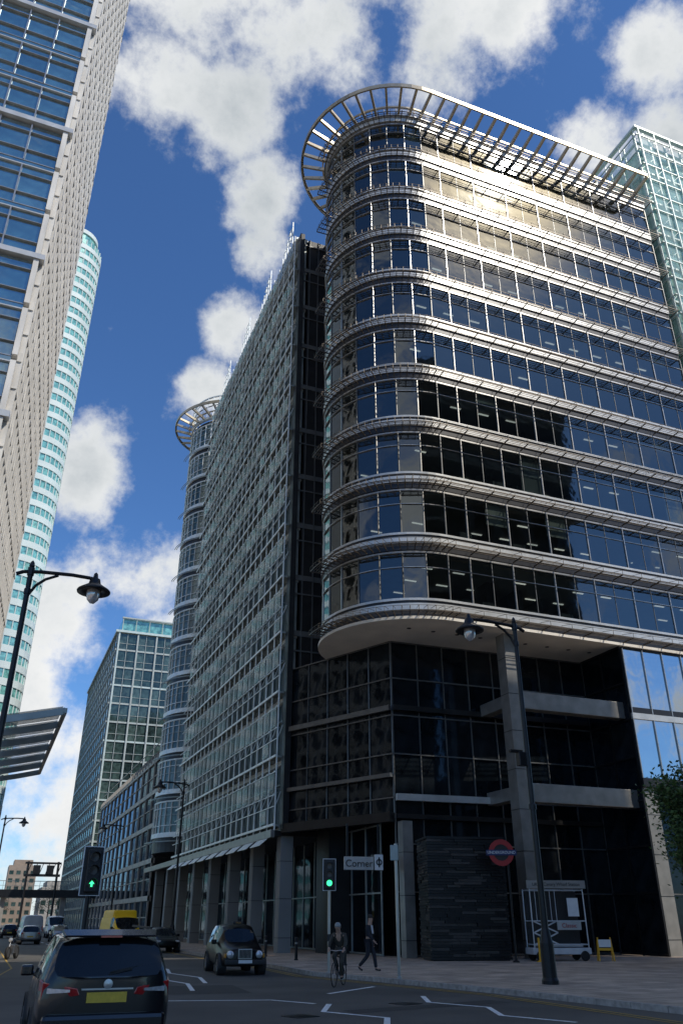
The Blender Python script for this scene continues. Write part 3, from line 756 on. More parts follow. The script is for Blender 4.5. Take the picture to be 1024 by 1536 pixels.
# ---------------------------------------------------------------- bridge
br=thing('footbridge','dark steel bridge spanning the far end of street','bridge',(7,165,0))
b=MB();b.box(-12,19,163,168,5.4,6.6,0);part(br,'deck',b,[M['dark']],True)
b=MB()
for i in range(32): b.box(-12+i,-11.94+i,162.9,163,6.6,7.9)
b.box(-12,19,162.88,163,7.9,8.0);b.box(-12,19,162.88,163,7.2,7.26)
part(br,'railing',b,[M['sgrey']],True)
for x in (-4,3,13): b=MB();b.box(x,x+.8,164,166,0,5.4);part(br,'support',b,[M['concrete']],True)
gy=thing('sign_gantry','dark steel gantry with boxes above the far bridge','gantry',(9,161,0))
b=MB()
for x in (-2.5,2.5): b.tube((x,0,0),(x,0,11),.2,.2,8);
b.box(-3,3,-.3,.3,8.6,9.0);b.box(-3,3,-.3,.3,10.6,10.9)
for i in range(6): b.beam((-2.5+i,0,8.9),(-2+i,0,10.6),.12,.12)
b.box(-1.6,-.4,-.5,-.3,9.0,10.4);b.box(.6,1.8,-.5,-.3,9.0,10.4);part(gy,'frame',b,[M['dark']])
# canopy
cn=thing('canopy','curved glass and steel entrance canopy above the pavement','canopy',(-2,34.5,0))
b=MB();n=8
f=lambda t:(-6+7.5*t,7.0+1.0*t*t)
for s_ in range(7):
    y=28+s_*2.2
    for j in range(n):
        p,q=f(j/n),f((j+1)/n);b.beam((p[0],y,p[1]),(q[0],y,q[1]),.08,.22)
b.beam((1.5,27.9,8.0),(1.5,41.3,8.0),.12,.16);b.beam((-6,27.9,7.0),(-6,41.3,7.0),.2,.3);b.beam((-2,27.9,7.25),(-2,41.3,7.25),.12,.16)
part(cn,'canopy_frame',b,[M['sgrey']],True)
M['can_glass']=seeglass('canopy_glass',(.45,.54,.50),.6,.1,.8,1.2)
for s_ in range(6):
    for j in range(4):
        y=28.1+s_*2.2;t0,t1=j/4+.01,(j+1)/4-.01;p,q=(-6+7.5*t0,7.17+t0*t0),(-6+7.5*t1,7.17+t1*t1)
        b=MB();b.hexa([(p[0],y,p[1]),(q[0],y,q[1]),(q[0],y+2,q[1]),(p[0],y+2,p[1]),(p[0],y,p[1]+.02),(q[0],y,q[1]+.02),(q[0],y+2,q[1]+.02),(p[0],y+2,p[1]+.02)])
        part(cn,'glass_pane',b,[M['can_glass']],True)
for y in (30,39): b=MB();b.tube((-5.2,y,0),(-5.2,y,7.1),.12,.12,12);part(cn,'support_post',b,[M['steel']],True)
# ---------------------------------------------------------------- street lamps
def lamp(loc,rz,label,h=11.5):
    t=thing('street_lamp',label,'street lamp',loc,rz,'black street lamps along the kerbs')
    b=MB();b.lathe([(0,.0),(.26,0),(.26,.1),(.22,.18),(.21,1.1),(.18,1.2),(.15,1.35),(.115,1.5)],n=16);part(t,'base',b,[M['black']])
    b=MB();b.lathe([(.11,1.45),(.095,5),(.13,5.0),(.13,5.15),(.09,5.2),(.075,h-.9),(.10,h-.9),(.10,h-.75),(.075,h-.7),(.075,h-.3),(.10,h-.3),(.10,h-.05),(0,h)],n=14);part(t,'post',b,[M['black']])
    b=MB();b.pipe([(-.4,0,h-.30),(-.2,0,h-.2),(.3,0,h-.14),(1.2,0,h-.10),(1.75,0,h-.12),(1.9,0,h-.15)],.06,8)
    b.pipe([(0,0,h-1.0),(.2,0,h-.6),(.45,0,h-.36),(.8,0,h-.18)],.045,8)
    b.lathe([(0,.0),(.08,.05),(.06,.18),(0,.26)],(0,0,h-.05),n=10);part(t,'arm',b,[M['black']])
    b=MB();x=1.9
    b.lathe([(0,h+.10),(.06,h+.04),(.08,h-.10),(.15,h-.14),(.19,h-.30),(.27,h-.36),(.48,h-.50),(.51,h-.54),(.50,h-.58),(.3,h-.55),(.22,h-.52)],(x,0,0),n=20);part(t,'lamp_shade',b,[M['black']],smooth=True)
    b=MB();b.lathe([(.20,h-.52),(.21,h-.64),(.17,h-.82),(.07,h-.93),(0,h-.94)],(x,0,0),n=16);part(t,'lamp_globe',b,[M['clearlens']],smooth=True)
    return t
l1=lamp((-.3,24.5,0),0,'black street lamp with one dish lantern by the canopy')
l2=lamp((16.4,23.7,.12),math.pi,'black street lamp with one dish lantern on the plaza corner')
b=MB();b.cbox((.25,0,6.6),(.3,.25,.45));b.cbox((.45,0,6.85),(.5,.12,.1));part(l2,'control_box',b,[M['black']],bevel=.02)
copy_thing(l1,(13.3,66,.12),math.pi,'black street lamp beside the colonnade')
copy_thing(l1,(13.3,100,.12),math.pi,'black street lamp beside the far colonnade')
copy_thing(l1,(.9,97,.12),0,'black street lamp on the far pavement')
# ---------------------------------------------------------------- traffic signals
def signal(loc,rz,label,h,arrow=False):
    t=thing('traffic_light',label,'traffic light',loc,rz,'traffic lights at the junction')
    b=MB();b.tube((0,.0,0),(0,.0,h),.057,.057,12);b.lathe([(0,0),(.1,0),(.1,.04),(.06,.06)],n=12);part(t,'pole',b,[M['black' if arrow else 'steel']])
    b=MB();b.cbox((0,-.1,h-.45),(.50,.03,1.13),1);b.cbox((0,-.115,h-.45),(.46,.02,1.09),0);part(t,'backing_board',b,[M['blacktrim'],M['signwhite']])
    b=MB();b.cbox((0,-.19,h-.45),(.30,.14,.96),0);part(t,'signal_head',b,[M['blacktrim']],bevel=.02)
    for i in range(3):
        z=h-.15-.3*i
        b=MB();b.lathe([(0,-.265),(.1,-.27),(.105,-.26)],(0,0,z),axis='Y',n=18);
        part(t,'lens',b,[M['green_on'] if i==2 and not arrow else M['lens_off']],label='lit green lens' if i==2 and not arrow else None)
        b=MB()
        for j in range(12):
            a0=math.pi*(-.1+1.2*j/12);a1=math.pi*(-.1+1.2*(j+1)/12)
            b.quad((.12*math.cos(a0),-.26,z+.12*math.sin(a0)),(.12*math.cos(a1),-.26,z+.12*math.sin(a1)),(.12*math.cos(a1),-.43,z+.12*math.sin(a1)),(.12*math.cos(a0),-.40,z+.12*math.sin(a0)))
        part(t,'visor',b,[M['blacktrim']])
    if arrow:
        z=h-.75;k=.78;b=MB();b.poly([(0,-.275,z+.095*k),(-.085*k,-.275,z),(-.03*k,-.275,z),(-.03*k,-.275,z-.085*k),(.03*k,-.275,z-.085*k),(.03*k,-.275,z),(.085*k,-.275,z)])
        part(t,'green_arrow',b,[M['green_on']])
    b=MB();b.cbox((.0,-.12,1.15),(.14,.12,.24));part(t,'push_button_box',b,[M['blacktrim']],bevel=.01)
    return t
signal((12.3,31.7,.12),rad(-20),'grey pole traffic light showing green on the corner',3.75)
signal((2.42,22.7,.0),rad(5),'black traffic light showing a green arrow',3.4,True)
sp_=thing('sign_post','slim grey post with a small blank sign at top','sign post',(13.25,27.7,.12),rad(-20))
b=MB();b.tube((0,0,0),(0,0,4.15),.055,.055,12);b.lathe([(0,0),(.09,0),(.09,.05),(.06,.08)],n=12);part(sp_,'post',b,[M['steel']])
b=MB();b.cbox((-.06,-.08,3.85),(.28,.03,.5));part(sp_,'sign_plate',b,[M['sgrey']],bevel=.01)
# ---------------------------------------------------------------- underground sign
ug=thing('station_sign','red and blue round station sign on a dark post','sign',(22.95,36.2,.12),rad(-22))
b=MB();b.tube((.30,.0,0),(.30,.0,5.1),.055,.055,12);b.beam((.30,0,5.1),(0,0,5.2),.05,.05);b.lathe([(0,0),(.16,0),(.16,.05),(.06,.1)],(.30,0,0),n=12);part(ug,'post',b,[M['black']])
b=MB();c=(0,-.12,4.65)
b.lathe([(.37,-.03),(.60,-.03),(.60,.03),(.37,.03),(.37,-.03)],c,axis='Y',n=40);part(ug,'roundel_ring',b,[M['red']])
b=MB();b.lathe([(0,-.0),(.37,-.0),(.37,.02),(0,.02)],c,axis='Y',n=32);part(ug,'roundel_centre',b,[M['blacktrim']])
b=MB();b.cbox((0,-.12,4.65),(1.46,.1,.25));part(ug,'name_bar',b,[M['blue']])
textpart(ug,'lettering','UNDERGROUND',.185,M['signwhite'],(0,-.175,4.65),90,0,.003,.95)
# ---------------------------------------------------------------- black slatted kiosk
ks=thing('kiosk','black stacked slate ventilation kiosk under the tower','kiosk',(22.35,39.1,.12),rad(-14))
KW=1.88
b=MB();b.box(-KW,KW,-.95,1.2,0,5.35,0);part(ks,'core',b,[M['black']])
b=MB()
z=.05
while z<5.4:
    x=-KW-.11
    while x<KW+.05:
        L_=min(R.uniform(.5,1.6),KW+.11-x);pr=R.uniform(.0,.11);b.box(x,x+L_-.015,-1.01-pr,-.93,z,z+.115,R.choice([0,0,0,1]));x+=L_
    y=-.95
    while y<1.2:
        L_=min(R.uniform(.5,1.4),1.22-y);pr=R.uniform(.0,.08);b.box(-KW-.05-pr,-KW+.03,y,y+L_-.015,z,z+.115,R.choice([0,0,1]));y+=L_
    z+=.13
part(ks,'slate_cladding',b,[M['black'],mat('slate_light',(.04,.036,.032),.6,0,.3,3)],kind='stuff')
b=MB();b.box(-KW-.15,KW+.15,-1.1,1.3,5.4,5.5);part(ks,'roof',b,[M['black']])
wp=thing('work_platform','white access platform with banners and notices by the columns','platform',(26.1,36.8,.12),rad(-14))
b=MB()
for x in (-1.35,1.35):
    for y in (-.5,.5): b.tube((x,y,.35),(x,y,3.1),.03,.03,8)
for z in (.7,1.7,3.05):
    for y in (-.5,.5): b.tube((-1.35,y,z),(1.35,y,z),.025,.025,8)
    for x in (-1.35,1.35): b.tube((x,-.5,z),(x,.5,z),.025,.025,8)
for i in range(2):
    z=.7+.5*i;b.beam((-1.3,-.45,z),(-.1,-.45,z+.5),.03,.06);b.beam((-.1,-.47,z),(-1.3,-.47,z+.5),.03,.06)
for i in range(5): b.tube((-1.1+i*.25,-.5,1.7),(-1.1+i*.25,-.5,3.05),.015,.015,6)
part(wp,'scaffold_frame',b,[M['vanwhite']])
b=MB();b.box(-1.3,1.3,.3,.36,.5,3.0);part(wp,'back_panel',b,[M['blacktrim']])
b=MB();b.cbox((0,0,.42),(2.9,1.1,.28));b.cbox((0,0,.66),(2.2,.9,.12));part(wp,'chassis',b,[M['vanwhite']],bevel=.03)
for sx in (-1,1):
    for sy in (-1,1):
        b=MB();b.lathe([(0,-.07),(.2,-.07),(.22,0),(.2,.07),(0,.07)],(sx*1.1,sy*.55,.22),axis='Y',n=18);part(wp,'wheel',b,[M['rubber']])
b=MB();b.cbox((0,-.56,3.3),(3.0,.05,.36));part(wp,'banner',b,[M['concrete']])
textpart(wp,'lettering','Lift to Canary Wharf Station',.21,M['blacktrim'],(0,-.6,3.3),90,0,.003)
b=MB();b.cbox((.45,-.58,1.5),(1.2,.03,.36));part(wp,'notice',b,[M['signgrey']])
textpart(wp,'lettering','Classic',.27,M['red'],(.45,-.605,1.5),90,0,.003)
b=MB();b.cbox((.75,-.56,2.3),(.55,.03,.8));part(wp,'notice',b,[M['signwhite']])
def barrier(loc,rz):
    t=thing('safety_barrier','yellow folding safety barrier on the paving','barrier',loc,rz)
    b=MB();b.beam((-.35,-.15,0),(-.3,0,1.0),.05,.05);b.beam((.35,-.15,0),(.3,0,1.0),.05,.05);b.beam((-.35,.2,0),(-.3,0,1.0),.05,.05);b.beam((.35,.2,0),(.3,0,1.0),.05,.05)
    b.beam((-.34,-.07,.5),(.34,-.07,.5),.04,.1);part(t,'frame',b,[M['yellow']])
    b=MB();b.cbox((0,-.06,.75),(.58,.03,.32));part(t,'sign_plate',b,[M['signwhite']])
barrier((27.9,35.6,.12),-.4)
po_=thing('marker_post','short yellow marker post beside the platform','post',(24.55,36.1,.12),0)
b=MB();b.tube((0,0,0),(0,0,1.0),.05,.05,10);b.lathe([(0,0),(.16,0),(.16,.04),(.05,.07)],n=12);part(po_,'post',b,[M['yellow']])
bo=None
for i,(x,y) in enumerate([(14.9,36.5),(14.6,42),(14.6,47),(14.6,52)]):
    if bo is None:
        bo=thing('bollard','short dark metal bollard on the pavement','bollard',(x,y,.12),0,'bollards along the pavement')
        b=MB();b.lathe([(.1,0),(.1,.05),(.075,.08),(.07,.85),(.09,.88),(.09,.93),(.06,.99),(0,1.0)],n=14);part(bo,'post',b,[M['black']])
        b=MB();b.lathe([(.0745,.70),(.0755,.71),(.0755,.76),(.0745,.77)],n=14);part(bo,'collar',b,[M['steel']])
    else: copy_thing(bo,(x,y,.12),0)
# ---------------------------------------------------------------- trees
def tree(loc,h,cr,n,label,seed,trunk_r=.16):
    rr=random.Random(seed);t=thing('tree',label,'tree',loc,0,'street trees')
    b=MB();b.tube((0,0,0),(.05,.02,h*.35),trunk_r,trunk_r*.75,10);b.tube((.05,.02,h*.35),(0,0,h*.8),trunk_r*.75,trunk_r*.25,8)
    cl=[]
    for i in range(11):
        a=i*2.4;z0=h*(.33+.04*i);L_=cr*(rr.uniform(.6,1))*(1-.03*i)
        e=(math.cos(a)*L_,math.sin(a)*L_,z0+L_*rr.uniform(.4,.8));b.tube((0,0,z0),e,trunk_r*.35,.02,6);cl.append(e)
    part(t,'trunk',b,[M['bark']])
    for i in range(26):
        a=rr.uniform(0,6.28);q=cr*math.sqrt(rr.random())*.9;zz=h*.62+rr.uniform(-1,1)*h*.32*math.sqrt(max(.05,1-(q/cr)**2));cl.append((q*math.cos(a),q*math.sin(a),zz))
    b=MB()
    for i in range(n):
        c=rr.choice(cl);s=cr*.30
        p=Vector((c[0]+rr.gauss(0,s*.6),c[1]+rr.gauss(0,s*.6),c[2]+rr.gauss(0,s*.5)))
        u=Vector((rr.gauss(0,1),rr.gauss(0,1),rr.gauss(0,.6))).normalized();v=u.cross(Vector((rr.gauss(0,1),rr.gauss(0,1),rr.gauss(0,1)))).normalized()
        w_=rr.uniform(.05,.10)*(1 if h<12 else 1.6)
        b.poly([tuple(p-u*w_*1.4),tuple(p+v*w_*.7),tuple(p+u*w_*1.4),tuple(p-v*w_*.7)])
    addobj('crown',b.mesh('crown',[M['leaf']],clean=False),t)
tree((30.5,29.6,.12),9.3,2.5,11000,'leafy green plane tree on the plaza',3)
tree((34.2,33.0,.12),8.0,2.3,6000,'leafy green plane tree on the plaza',5)
for i,(x,y) in enumerate([(-2.6,190),(14.5,215),(3.5,240),(-5,130)]): tree((x,y,0),9,3.2,2500,'green street tree at the far road end',20+i)
# ---------------------------------------------------------------- vehicles
def loft(stations,root,bodym,names=('body','window')):
    b=MB();rings=[]
    for st in stations:
        y,zs,ws,zm,wm,zb,wb,zr,wr,zt=st[:10]
        half=[(ws,zs),(wm,zm),(wb,zb),(wr,zr)]
        ring_=[(-w_,y,z) for w_,z in half]+[(0,y,zt)]+[(w_,y,z) for w_,z in half[::-1]]
        n=len(b.v);b.v+=ring_;rings.append(n)
    for i in range(len(stations)-1):
        sg_,tg=stations[i][10],stations[i][11]
        a,c=rings[i],rings[i+1]
        for j in range(8):
            m=0
            if j in (2,5) and sg_:m=1
            if j in (3,4) and tg:m=1
            b.f.append((a+j,a+j+1,c+j+1,c+j));b.m.append(m)
        b.f.append((a+8,a,c,c+8));b.m.append(0)
    for n in (rings[0],rings[-1]):
        b.f+= [(n,n+1,n+7,n+8),(n+1,n+2,n+6,n+7),(n+2,n+3,n+5,n+6),(n+3,n+4,n+5)];b.m+=[0]*4
    me=b.mesh('tmp',[bodym,M['carglass']])
    o=bpy.data.objects.new('tmp',me);COL.objects.link(o)
    md=o.modifiers.new('s','SUBSURF');md.levels=2;md.render_levels=2
    bm=bmesh.new();bm.from_mesh(me);cl=bm.edges.layers.float.new('crease_edge')
    for e in bm.edges:
        fm={f.material_index for f in e.link_faces}
        if len(fm)>1:e[cl]=.75
        elif e.calc_face_angle(0)>.9:e[cl]=.35
    bm.to_mesh(me);bm.free()
    bpy.context.view_layer.update()
    ev=bpy.data.meshes.new_from_object(o.evaluated_get(bpy.context.evaluated_depsgraph_get()))
    bpy.data.objects.remove(o)
    for idx,nm in ((0,names[0]),(1,names[1])):
        bm=bmesh.new();bm.from_mesh(ev)
        bmesh.ops.delete(bm,geom=[f for f in bm.faces if f.material_index!=idx],context='FACES')
        if not bm.faces: bm.free();continue
        m2=bpy.data.meshes.new(nm)
        for f in bm.faces:f.material_index=0;f.smooth=True
        bm.to_mesh(m2);bm.free();m2.materials.append([bodym,M['carglass']][idx])
        addobj(nm,m2,root)
def wheel(root,x,y,r,w_=.22):
    wr=bpy.data.objects.new('wheel',None);COL.objects.link(wr);wr.parent=root;wr.location=(x,y,r)
    s=1 if x>0 else -1
    b=MB();b.lathe([(r*.62,-w_/2),(r*.9,-w_/2),(r,-w_/2+.03),(r,w_/2-.03),(r*.9,w_/2),(r*.62,w_/2)],axis='X',n=28)
    addobj('tyre',b.mesh('tyre',[M['rubber']],smooth=True),wr)
    b=MB();b.lathe([(0,s*w_*.30),(r*.12,s*w_*.32),(r*.14,s*w_*.2),(r*.5,s*w_*.1)],axis='X',n=28,m=1);b.lathe([(r*.55,s*w_*.48),(r*.64,s*w_*.5),(r*.64,-s*w_*.4)],axis='X',n=28)
    for i in range(7):
        a=i*2*math.pi/7;b.beam((s*w_*.34,math.cos(a)*r*.08,math.sin(a)*r*.08),(s*w_*.42,math.cos(a)*r*.6,math.sin(a)*r*.6),.05,.03)
    addobj('rim',b.mesh('rim',[M['alloy'],M['blacktrim']]),wr)
    b=MB();b.lathe([(r*1.0,s*.02),(r*1.16,s*(w_*.5+.012)),(r*1.2,s*(w_*.5-.03)),(r*1.2,-s*w_)],(x,y,r+.02),axis='X',n=28)
    part(root,'wheel_arch',b,[M['blacktrim']])
def mirror(root,x,y,z,m):
    s=1 if x>0 else -1
    b=MB();b.cbox((x+s*.12,y,z),(.20,.12,.16));b.beam((x-s*.10,y,z-.05),(x+s*.06,y,z-.04),.07,.06)
    part(root,'wing_mirror',b,[m],bevel=.03)
cv=thing('parked_car','black people carrier seen from behind on the road','car',(1.9,15.65,0),rad(-1.5))
S=[(-2.40,.34,.76,.66,.86,1.08,.84,1.13,.78,1.15,0,1),
(-2.10,.28,.88,.62,.935,1.08,.915,1.60,.70,1.66,0,0),
(-1.93,.26,.90,.62,.94,1.06,.92,1.63,.70,1.71,1,0),
(-1.05,.26,.90,.62,.94,1.05,.92,1.66,.70,1.75,0,0),
(-.96,.26,.90,.62,.94,1.05,.92,1.66,.70,1.755,1,0),
(.10,.26,.90,.62,.94,1.03,.92,1.64,.69,1.74,0,0),
(.18,.26,.90,.62,.94,1.03,.92,1.64,.69,1.735,1,0),
(.90,.26,.90,.62,.94,1.02,.91,1.50,.64,1.60,0,1),
(1.62,.26,.90,.62,.93,.98,.88,1.03,.76,1.07,0,0),
(2.15,.28,.86,.58,.90,.84,.82,.88,.66,.91,0,0),
(2.40,.34,.70,.52,.76,.70,.70,.73,.55,.75,0,0)]
loft(S,cv,M['carblack'])
for x in (-.80,.80):
    for y in (-1.42,1.45): wheel(cv,x*1.04,y,.335)
mirror(cv,-.88,.78,1.10,M['carblack']);mirror(cv,.88,.78,1.10,M['carblack'])
b=MB();b.cbox((0,-2.40,.56),(1.66,.16,.30));part(cv,'bumper',b,[M['carblack']],bevel=.06)
b=MB();b.cbox((0,-2.475,.46),(1.3,.05,.10));part(cv,'bumper_trim',b,[M['blacktrim']],bevel=.02)
for s in (-1,1):
    b=MB();b.hexa([(s*.36,-2.425,.93),(s*.86,-2.30,.86),(s*.90,-2.10,.90),(s*.40,-2.30,.95),(s*.40,-2.425,1.01),(s*.86,-2.33,1.09),(s*.90,-2.08,1.12),(s*.42,-2.30,1.03)])
    part(cv,'tail_light',b,[M['redlens']],bevel=.012)
    b=MB();b.hexa([(s*.50,-2.445,.97),(s*.8,-2.375,.955),(s*.8,-2.30,.955),(s*.50,-2.40,.97),(s*.50,-2.445,1.0),(s*.8,-2.375,1.02),(s*.8,-2.30,1.02),(s*.50,-2.40,1.0)]);part(cv,'indicator',b,[M['clearlens']])
b=MB();b.cbox((0,-2.435,.90),(.54,.02,.125));part(cv,'number_plate',b,[M['plate_y']])
b=MB();b.cbox((0,-2.43,1.0),(.70,.03,.02));part(cv,'chrome_strip',b,[M['alloy']])
b=MB();b.lathe([(0,-2.455),(.06,-2.45),(.065,-2.43)],(0,0,1.06),axis='Y',n=24);part(cv,'emblem',b,[M['alloy']])
b=MB();b.hexa([(-.66,-2.19,1.63),(.66,-2.19,1.63),(.68,-1.95,1.69),(-.68,-1.95,1.69),(-.64,-2.22,1.655),(.64,-2.22,1.655),(.68,-1.95,1.735),(-.68,-1.95,1.735)]);part(cv,'spoiler',b,[M['carblack']],bevel=.012)
b=MB();b.cbox((0,-2.212,1.64),(.3,.02,.025));part(cv,'brake_light',b,[M['redlens']])
b=MB();b.beam((0,-2.385,1.17),(.32,-2.36,1.24),.015,.02);b.beam((.02,-2.38,1.2),(.5,-2.3,1.28),.012,.015);part(cv,'wiper',b,[M['blacktrim']])
for s in (-1,1): b=MB();b.beam((s*.62,-1.8,1.745),(s*.62,.3,1.765),.035,.03);part(cv,'roof_rail',b,[M['blacktrim']])
tx=thing('taxi','black taxi cab with upright grille facing oncoming on road','taxi',(9.75,35.6,0),math.pi-rad(5))
S=[(-2.28,.36,.66,.62,.76,.95,.74,1.0,.66,1.02,0,0),
(-2.05,.28,.82,.62,.86,1.0,.84,1.10,.74,1.12,0,1),
(-1.62,.26,.84,.62,.875,1.02,.85,1.60,.60,1.68,0,0),
(-1.45,.26,.84,.62,.88,1.02,.855,1.64,.62,1.73,1,0),
(-.65,.26,.84,.62,.88,1.02,.86,1.68,.63,1.77,0,0),
(-.56,.26,.84,.62,.88,1.02,.86,1.68,.63,1.77,1,0),
(.18,.26,.84,.62,.88,1.02,.86,1.66,.62,1.76,0,0),
(.26,.26,.84,.62,.88,1.02,.86,1.65,.62,1.75,1,0),
(.72,.26,.84,.62,.88,1.02,.85,1.50,.58,1.60,0,1),
(1.15,.26,.84,.62,.88,1.0,.80,1.06,.62,1.10,0,0),
(1.95,.28,.82,.62,.86,.86,.72,.96,.42,1.02,0,0),
(2.27,.34,.70,.55,.76,.76,.62,.88,.34,.94,0,0)]
loft(S,tx,M['taxiblack'])
for x in (-.78,.78):
    for y in (-1.4,1.48): wheel(tx,x*1.04,y,.33,.2)
mirror(tx,-.82,.65,1.1,M['taxiblack']);mirror(tx,.82,.65,1.1,M['taxiblack'])
b=MB();b.cbox((0,2.28,.72),(.52,.08,.34),0);b.cbox((0,2.325,.72),(.46,.02,.28),1)
for i in range(9): b.cbox((-.2+i*.05,2.34,.72),(.012,.02,.28),0)
part(tx,'grille',b,[M['alloy'],M['blacktrim']],bevel=.01)
b=MB();b.cbox((0,2.33,.44),(1.52,.14,.18));part(tx,'bumper',b,[M['blacktrim']],bevel=.05)
b=MB();b.cbox((0,2.41,.47),(.52,.015,.11));part(tx,'number_plate',b,[M['plate_w']])
for s in (-1,1):
    b=MB();b.lathe([(0,2.33),(.11,2.31),(.135,2.26),(.13,2.12)],(s*.55,0,.70),axis='Y',n=24);part(tx,'headlight',b,[M['clearlens']],smooth=True)
    b=MB();b.cbox((s*.73,2.18,.66),(.07,.14,.14));part(tx,'indicator',b,[M['amber']],bevel=.02)
b=MB();b.cbox((0,.52,1.76),(.42,.14,.11));part(tx,'roof_sign',b,[M['blacktrim']],bevel=.03)
textpart(tx,'roof_lettering','TAXI',.10,M['amber'],(0,.595,1.76),90,180,.002)
b=MB();b.beam((-.45,1.02,1.13),(.0,.85,1.30),.012,.02);b.beam((.05,1.04,1.14),(.45,.86,1.30),.012,.02);part(tx,'wiper',b,[M['blacktrim']])
def van(loc,rz,label,pm,L_=5.2,W=.98,H=2.35):
    t=thing('van',label,'van',loc,rz)
    y0=-L_/2;y1=L_/2
    S=[(y0,.4,W*.92,.8,W*.97,1.2,W*.96,H-.12,W*.86,H-.06,0,0),(y0+.1,.35,W*.98,.8,W,1.2,W*.98,H-.06,W*.90,H,0,0),
    (y1-2.2,.35,W*.98,.8,W,1.2,W*.98,H-.06,W*.90,H,0,0),(y1-2.1,.35,W*.98,.8,W,1.2,W*.98,H-.08,W*.88,H,1,0),(y1-1.35,.35,W*.98,.8,W,1.15,W*.97,H-.2,W*.84,H-.1,0,1),
    (y1-.6,.35,W*.96,.75,W*.98,1.12,W*.92,1.2,W*.8,1.24,0,0),(y1-.08,.38,W*.9,.65,W*.94,.9,W*.86,1.0,W*.7,1.04,0,0),(y1,.42,W*.8,.6,W*.84,.78,W*.78,.86,W*.6,.9,0,0)]
    loft(S,t,pm)
    for x in (-W+.1,W-.1):
        for y in (y0+.95,y1-.95): wheel(t,x,y,.34)
    for s in (-1,1):
        b=MB();b.cbox((s*(W-.25),y1-.02,.78),(.28,.1,.2));part(t,'headlight',b,[M['clearlens']],bevel=.04)
        b=MB();b.cbox((s*(W-.1),y0,1.1),(.12,.06,.5));part(t,'tail_light',b,[M['redlens']],bevel=.02)
        mirror(t,s*(W-.04),y1-1.0,1.35,M['blacktrim'])
    b=MB();b.cbox((0,y1,.5),(W*1.75,.14,.22));part(t,'bumper',b,[M['blacktrim']],bevel=.04)
    b=MB();b.cbox((0,y1+.01,.82),(W*.8,.05,.12));part(t,'grille',b,[M['blacktrim']])
    return t
yv=van((10.2,70,0),math.pi+rad(6),'yellow high roofed van oncoming on the road',M['vanyellow'],5.4,1.05,2.2)
b=MB();b.cbox((0,-.7,2.05),(1.9,3.4,1.0),0,0,.92);part(yv,'roof_box',b,[M['vanyellow']],bevel=.12)
van((5.0,96,0),rad(3),'white van driving away on the road',M['vanwhite'])
van((8.6,112,0),math.pi,'white van oncoming on the road',M['vanwhite'])
def smallcar(loc,rz,label,pm):
    t=thing('car',label,'car',loc,rz)
    S=[(-2.1,.36,.68,.6,.78,.9,.76,.93,.68,.95,0,1),(-1.75,.28,.82,.6,.87,.94,.85,1.38,.60,1.43,0,0),(-1.6,.26,.84,.6,.88,.94,.86,1.40,.61,1.46,1,0),
    (-.3,.26,.84,.6,.88,.93,.86,1.42,.62,1.49,0,0),(-.22,.26,.84,.6,.88,.93,.86,1.42,.62,1.49,1,0),(.5,.26,.84,.6,.88,.92,.85,1.33,.58,1.40,0,1),
    (1.2,.26,.84,.6,.87,.88,.82,.92,.7,.95,0,0),(1.85,.28,.78,.55,.82,.75,.74,.78,.6,.80,0,0),(2.1,.34,.62,.5,.68,.64,.62,.66,.5,.68,0,0)]
    loft(S,t,pm)
    for x in (-.78,.78):
        for y in (-1.3,1.3): wheel(t,x,y,.31,.2)
    for s in (-1,1):
        b=MB();b.cbox((s*.6,1.98,.66),(.28,.2,.12));part(t,'headlight',b,[M['clearlens']],bevel=.03)
        b=MB();b.cbox((s*.66,-2.03,.85),(.22,.1,.16));part(t,'tail_light',b,[M['redlens']],bevel=.03)
        mirror(t,s*.82,.45,.98,pm)
    b=MB();b.cbox((0,-2.1,.6),(.5,.03,.11));part(t,'number_plate',b,[M['plate_y']])
    b=MB();b.cbox((0,2.08,.48),(.5,.03,.11));part(t,'number_plate',b,[M['plate_w']])
smallcar((11.5,60,0),math.pi,'black car parked at the kerb by the colonnade',M['taxiblack'])
smallcar((4.4,84,0),0,'silver car driving away along the road',M['silver'])
smallcar((7.6,92,0),math.pi,'dark car oncoming along the road',M['carblack'])
smallcar((3.6,112,0),0,'black car driving away along the road',M['carblack'])
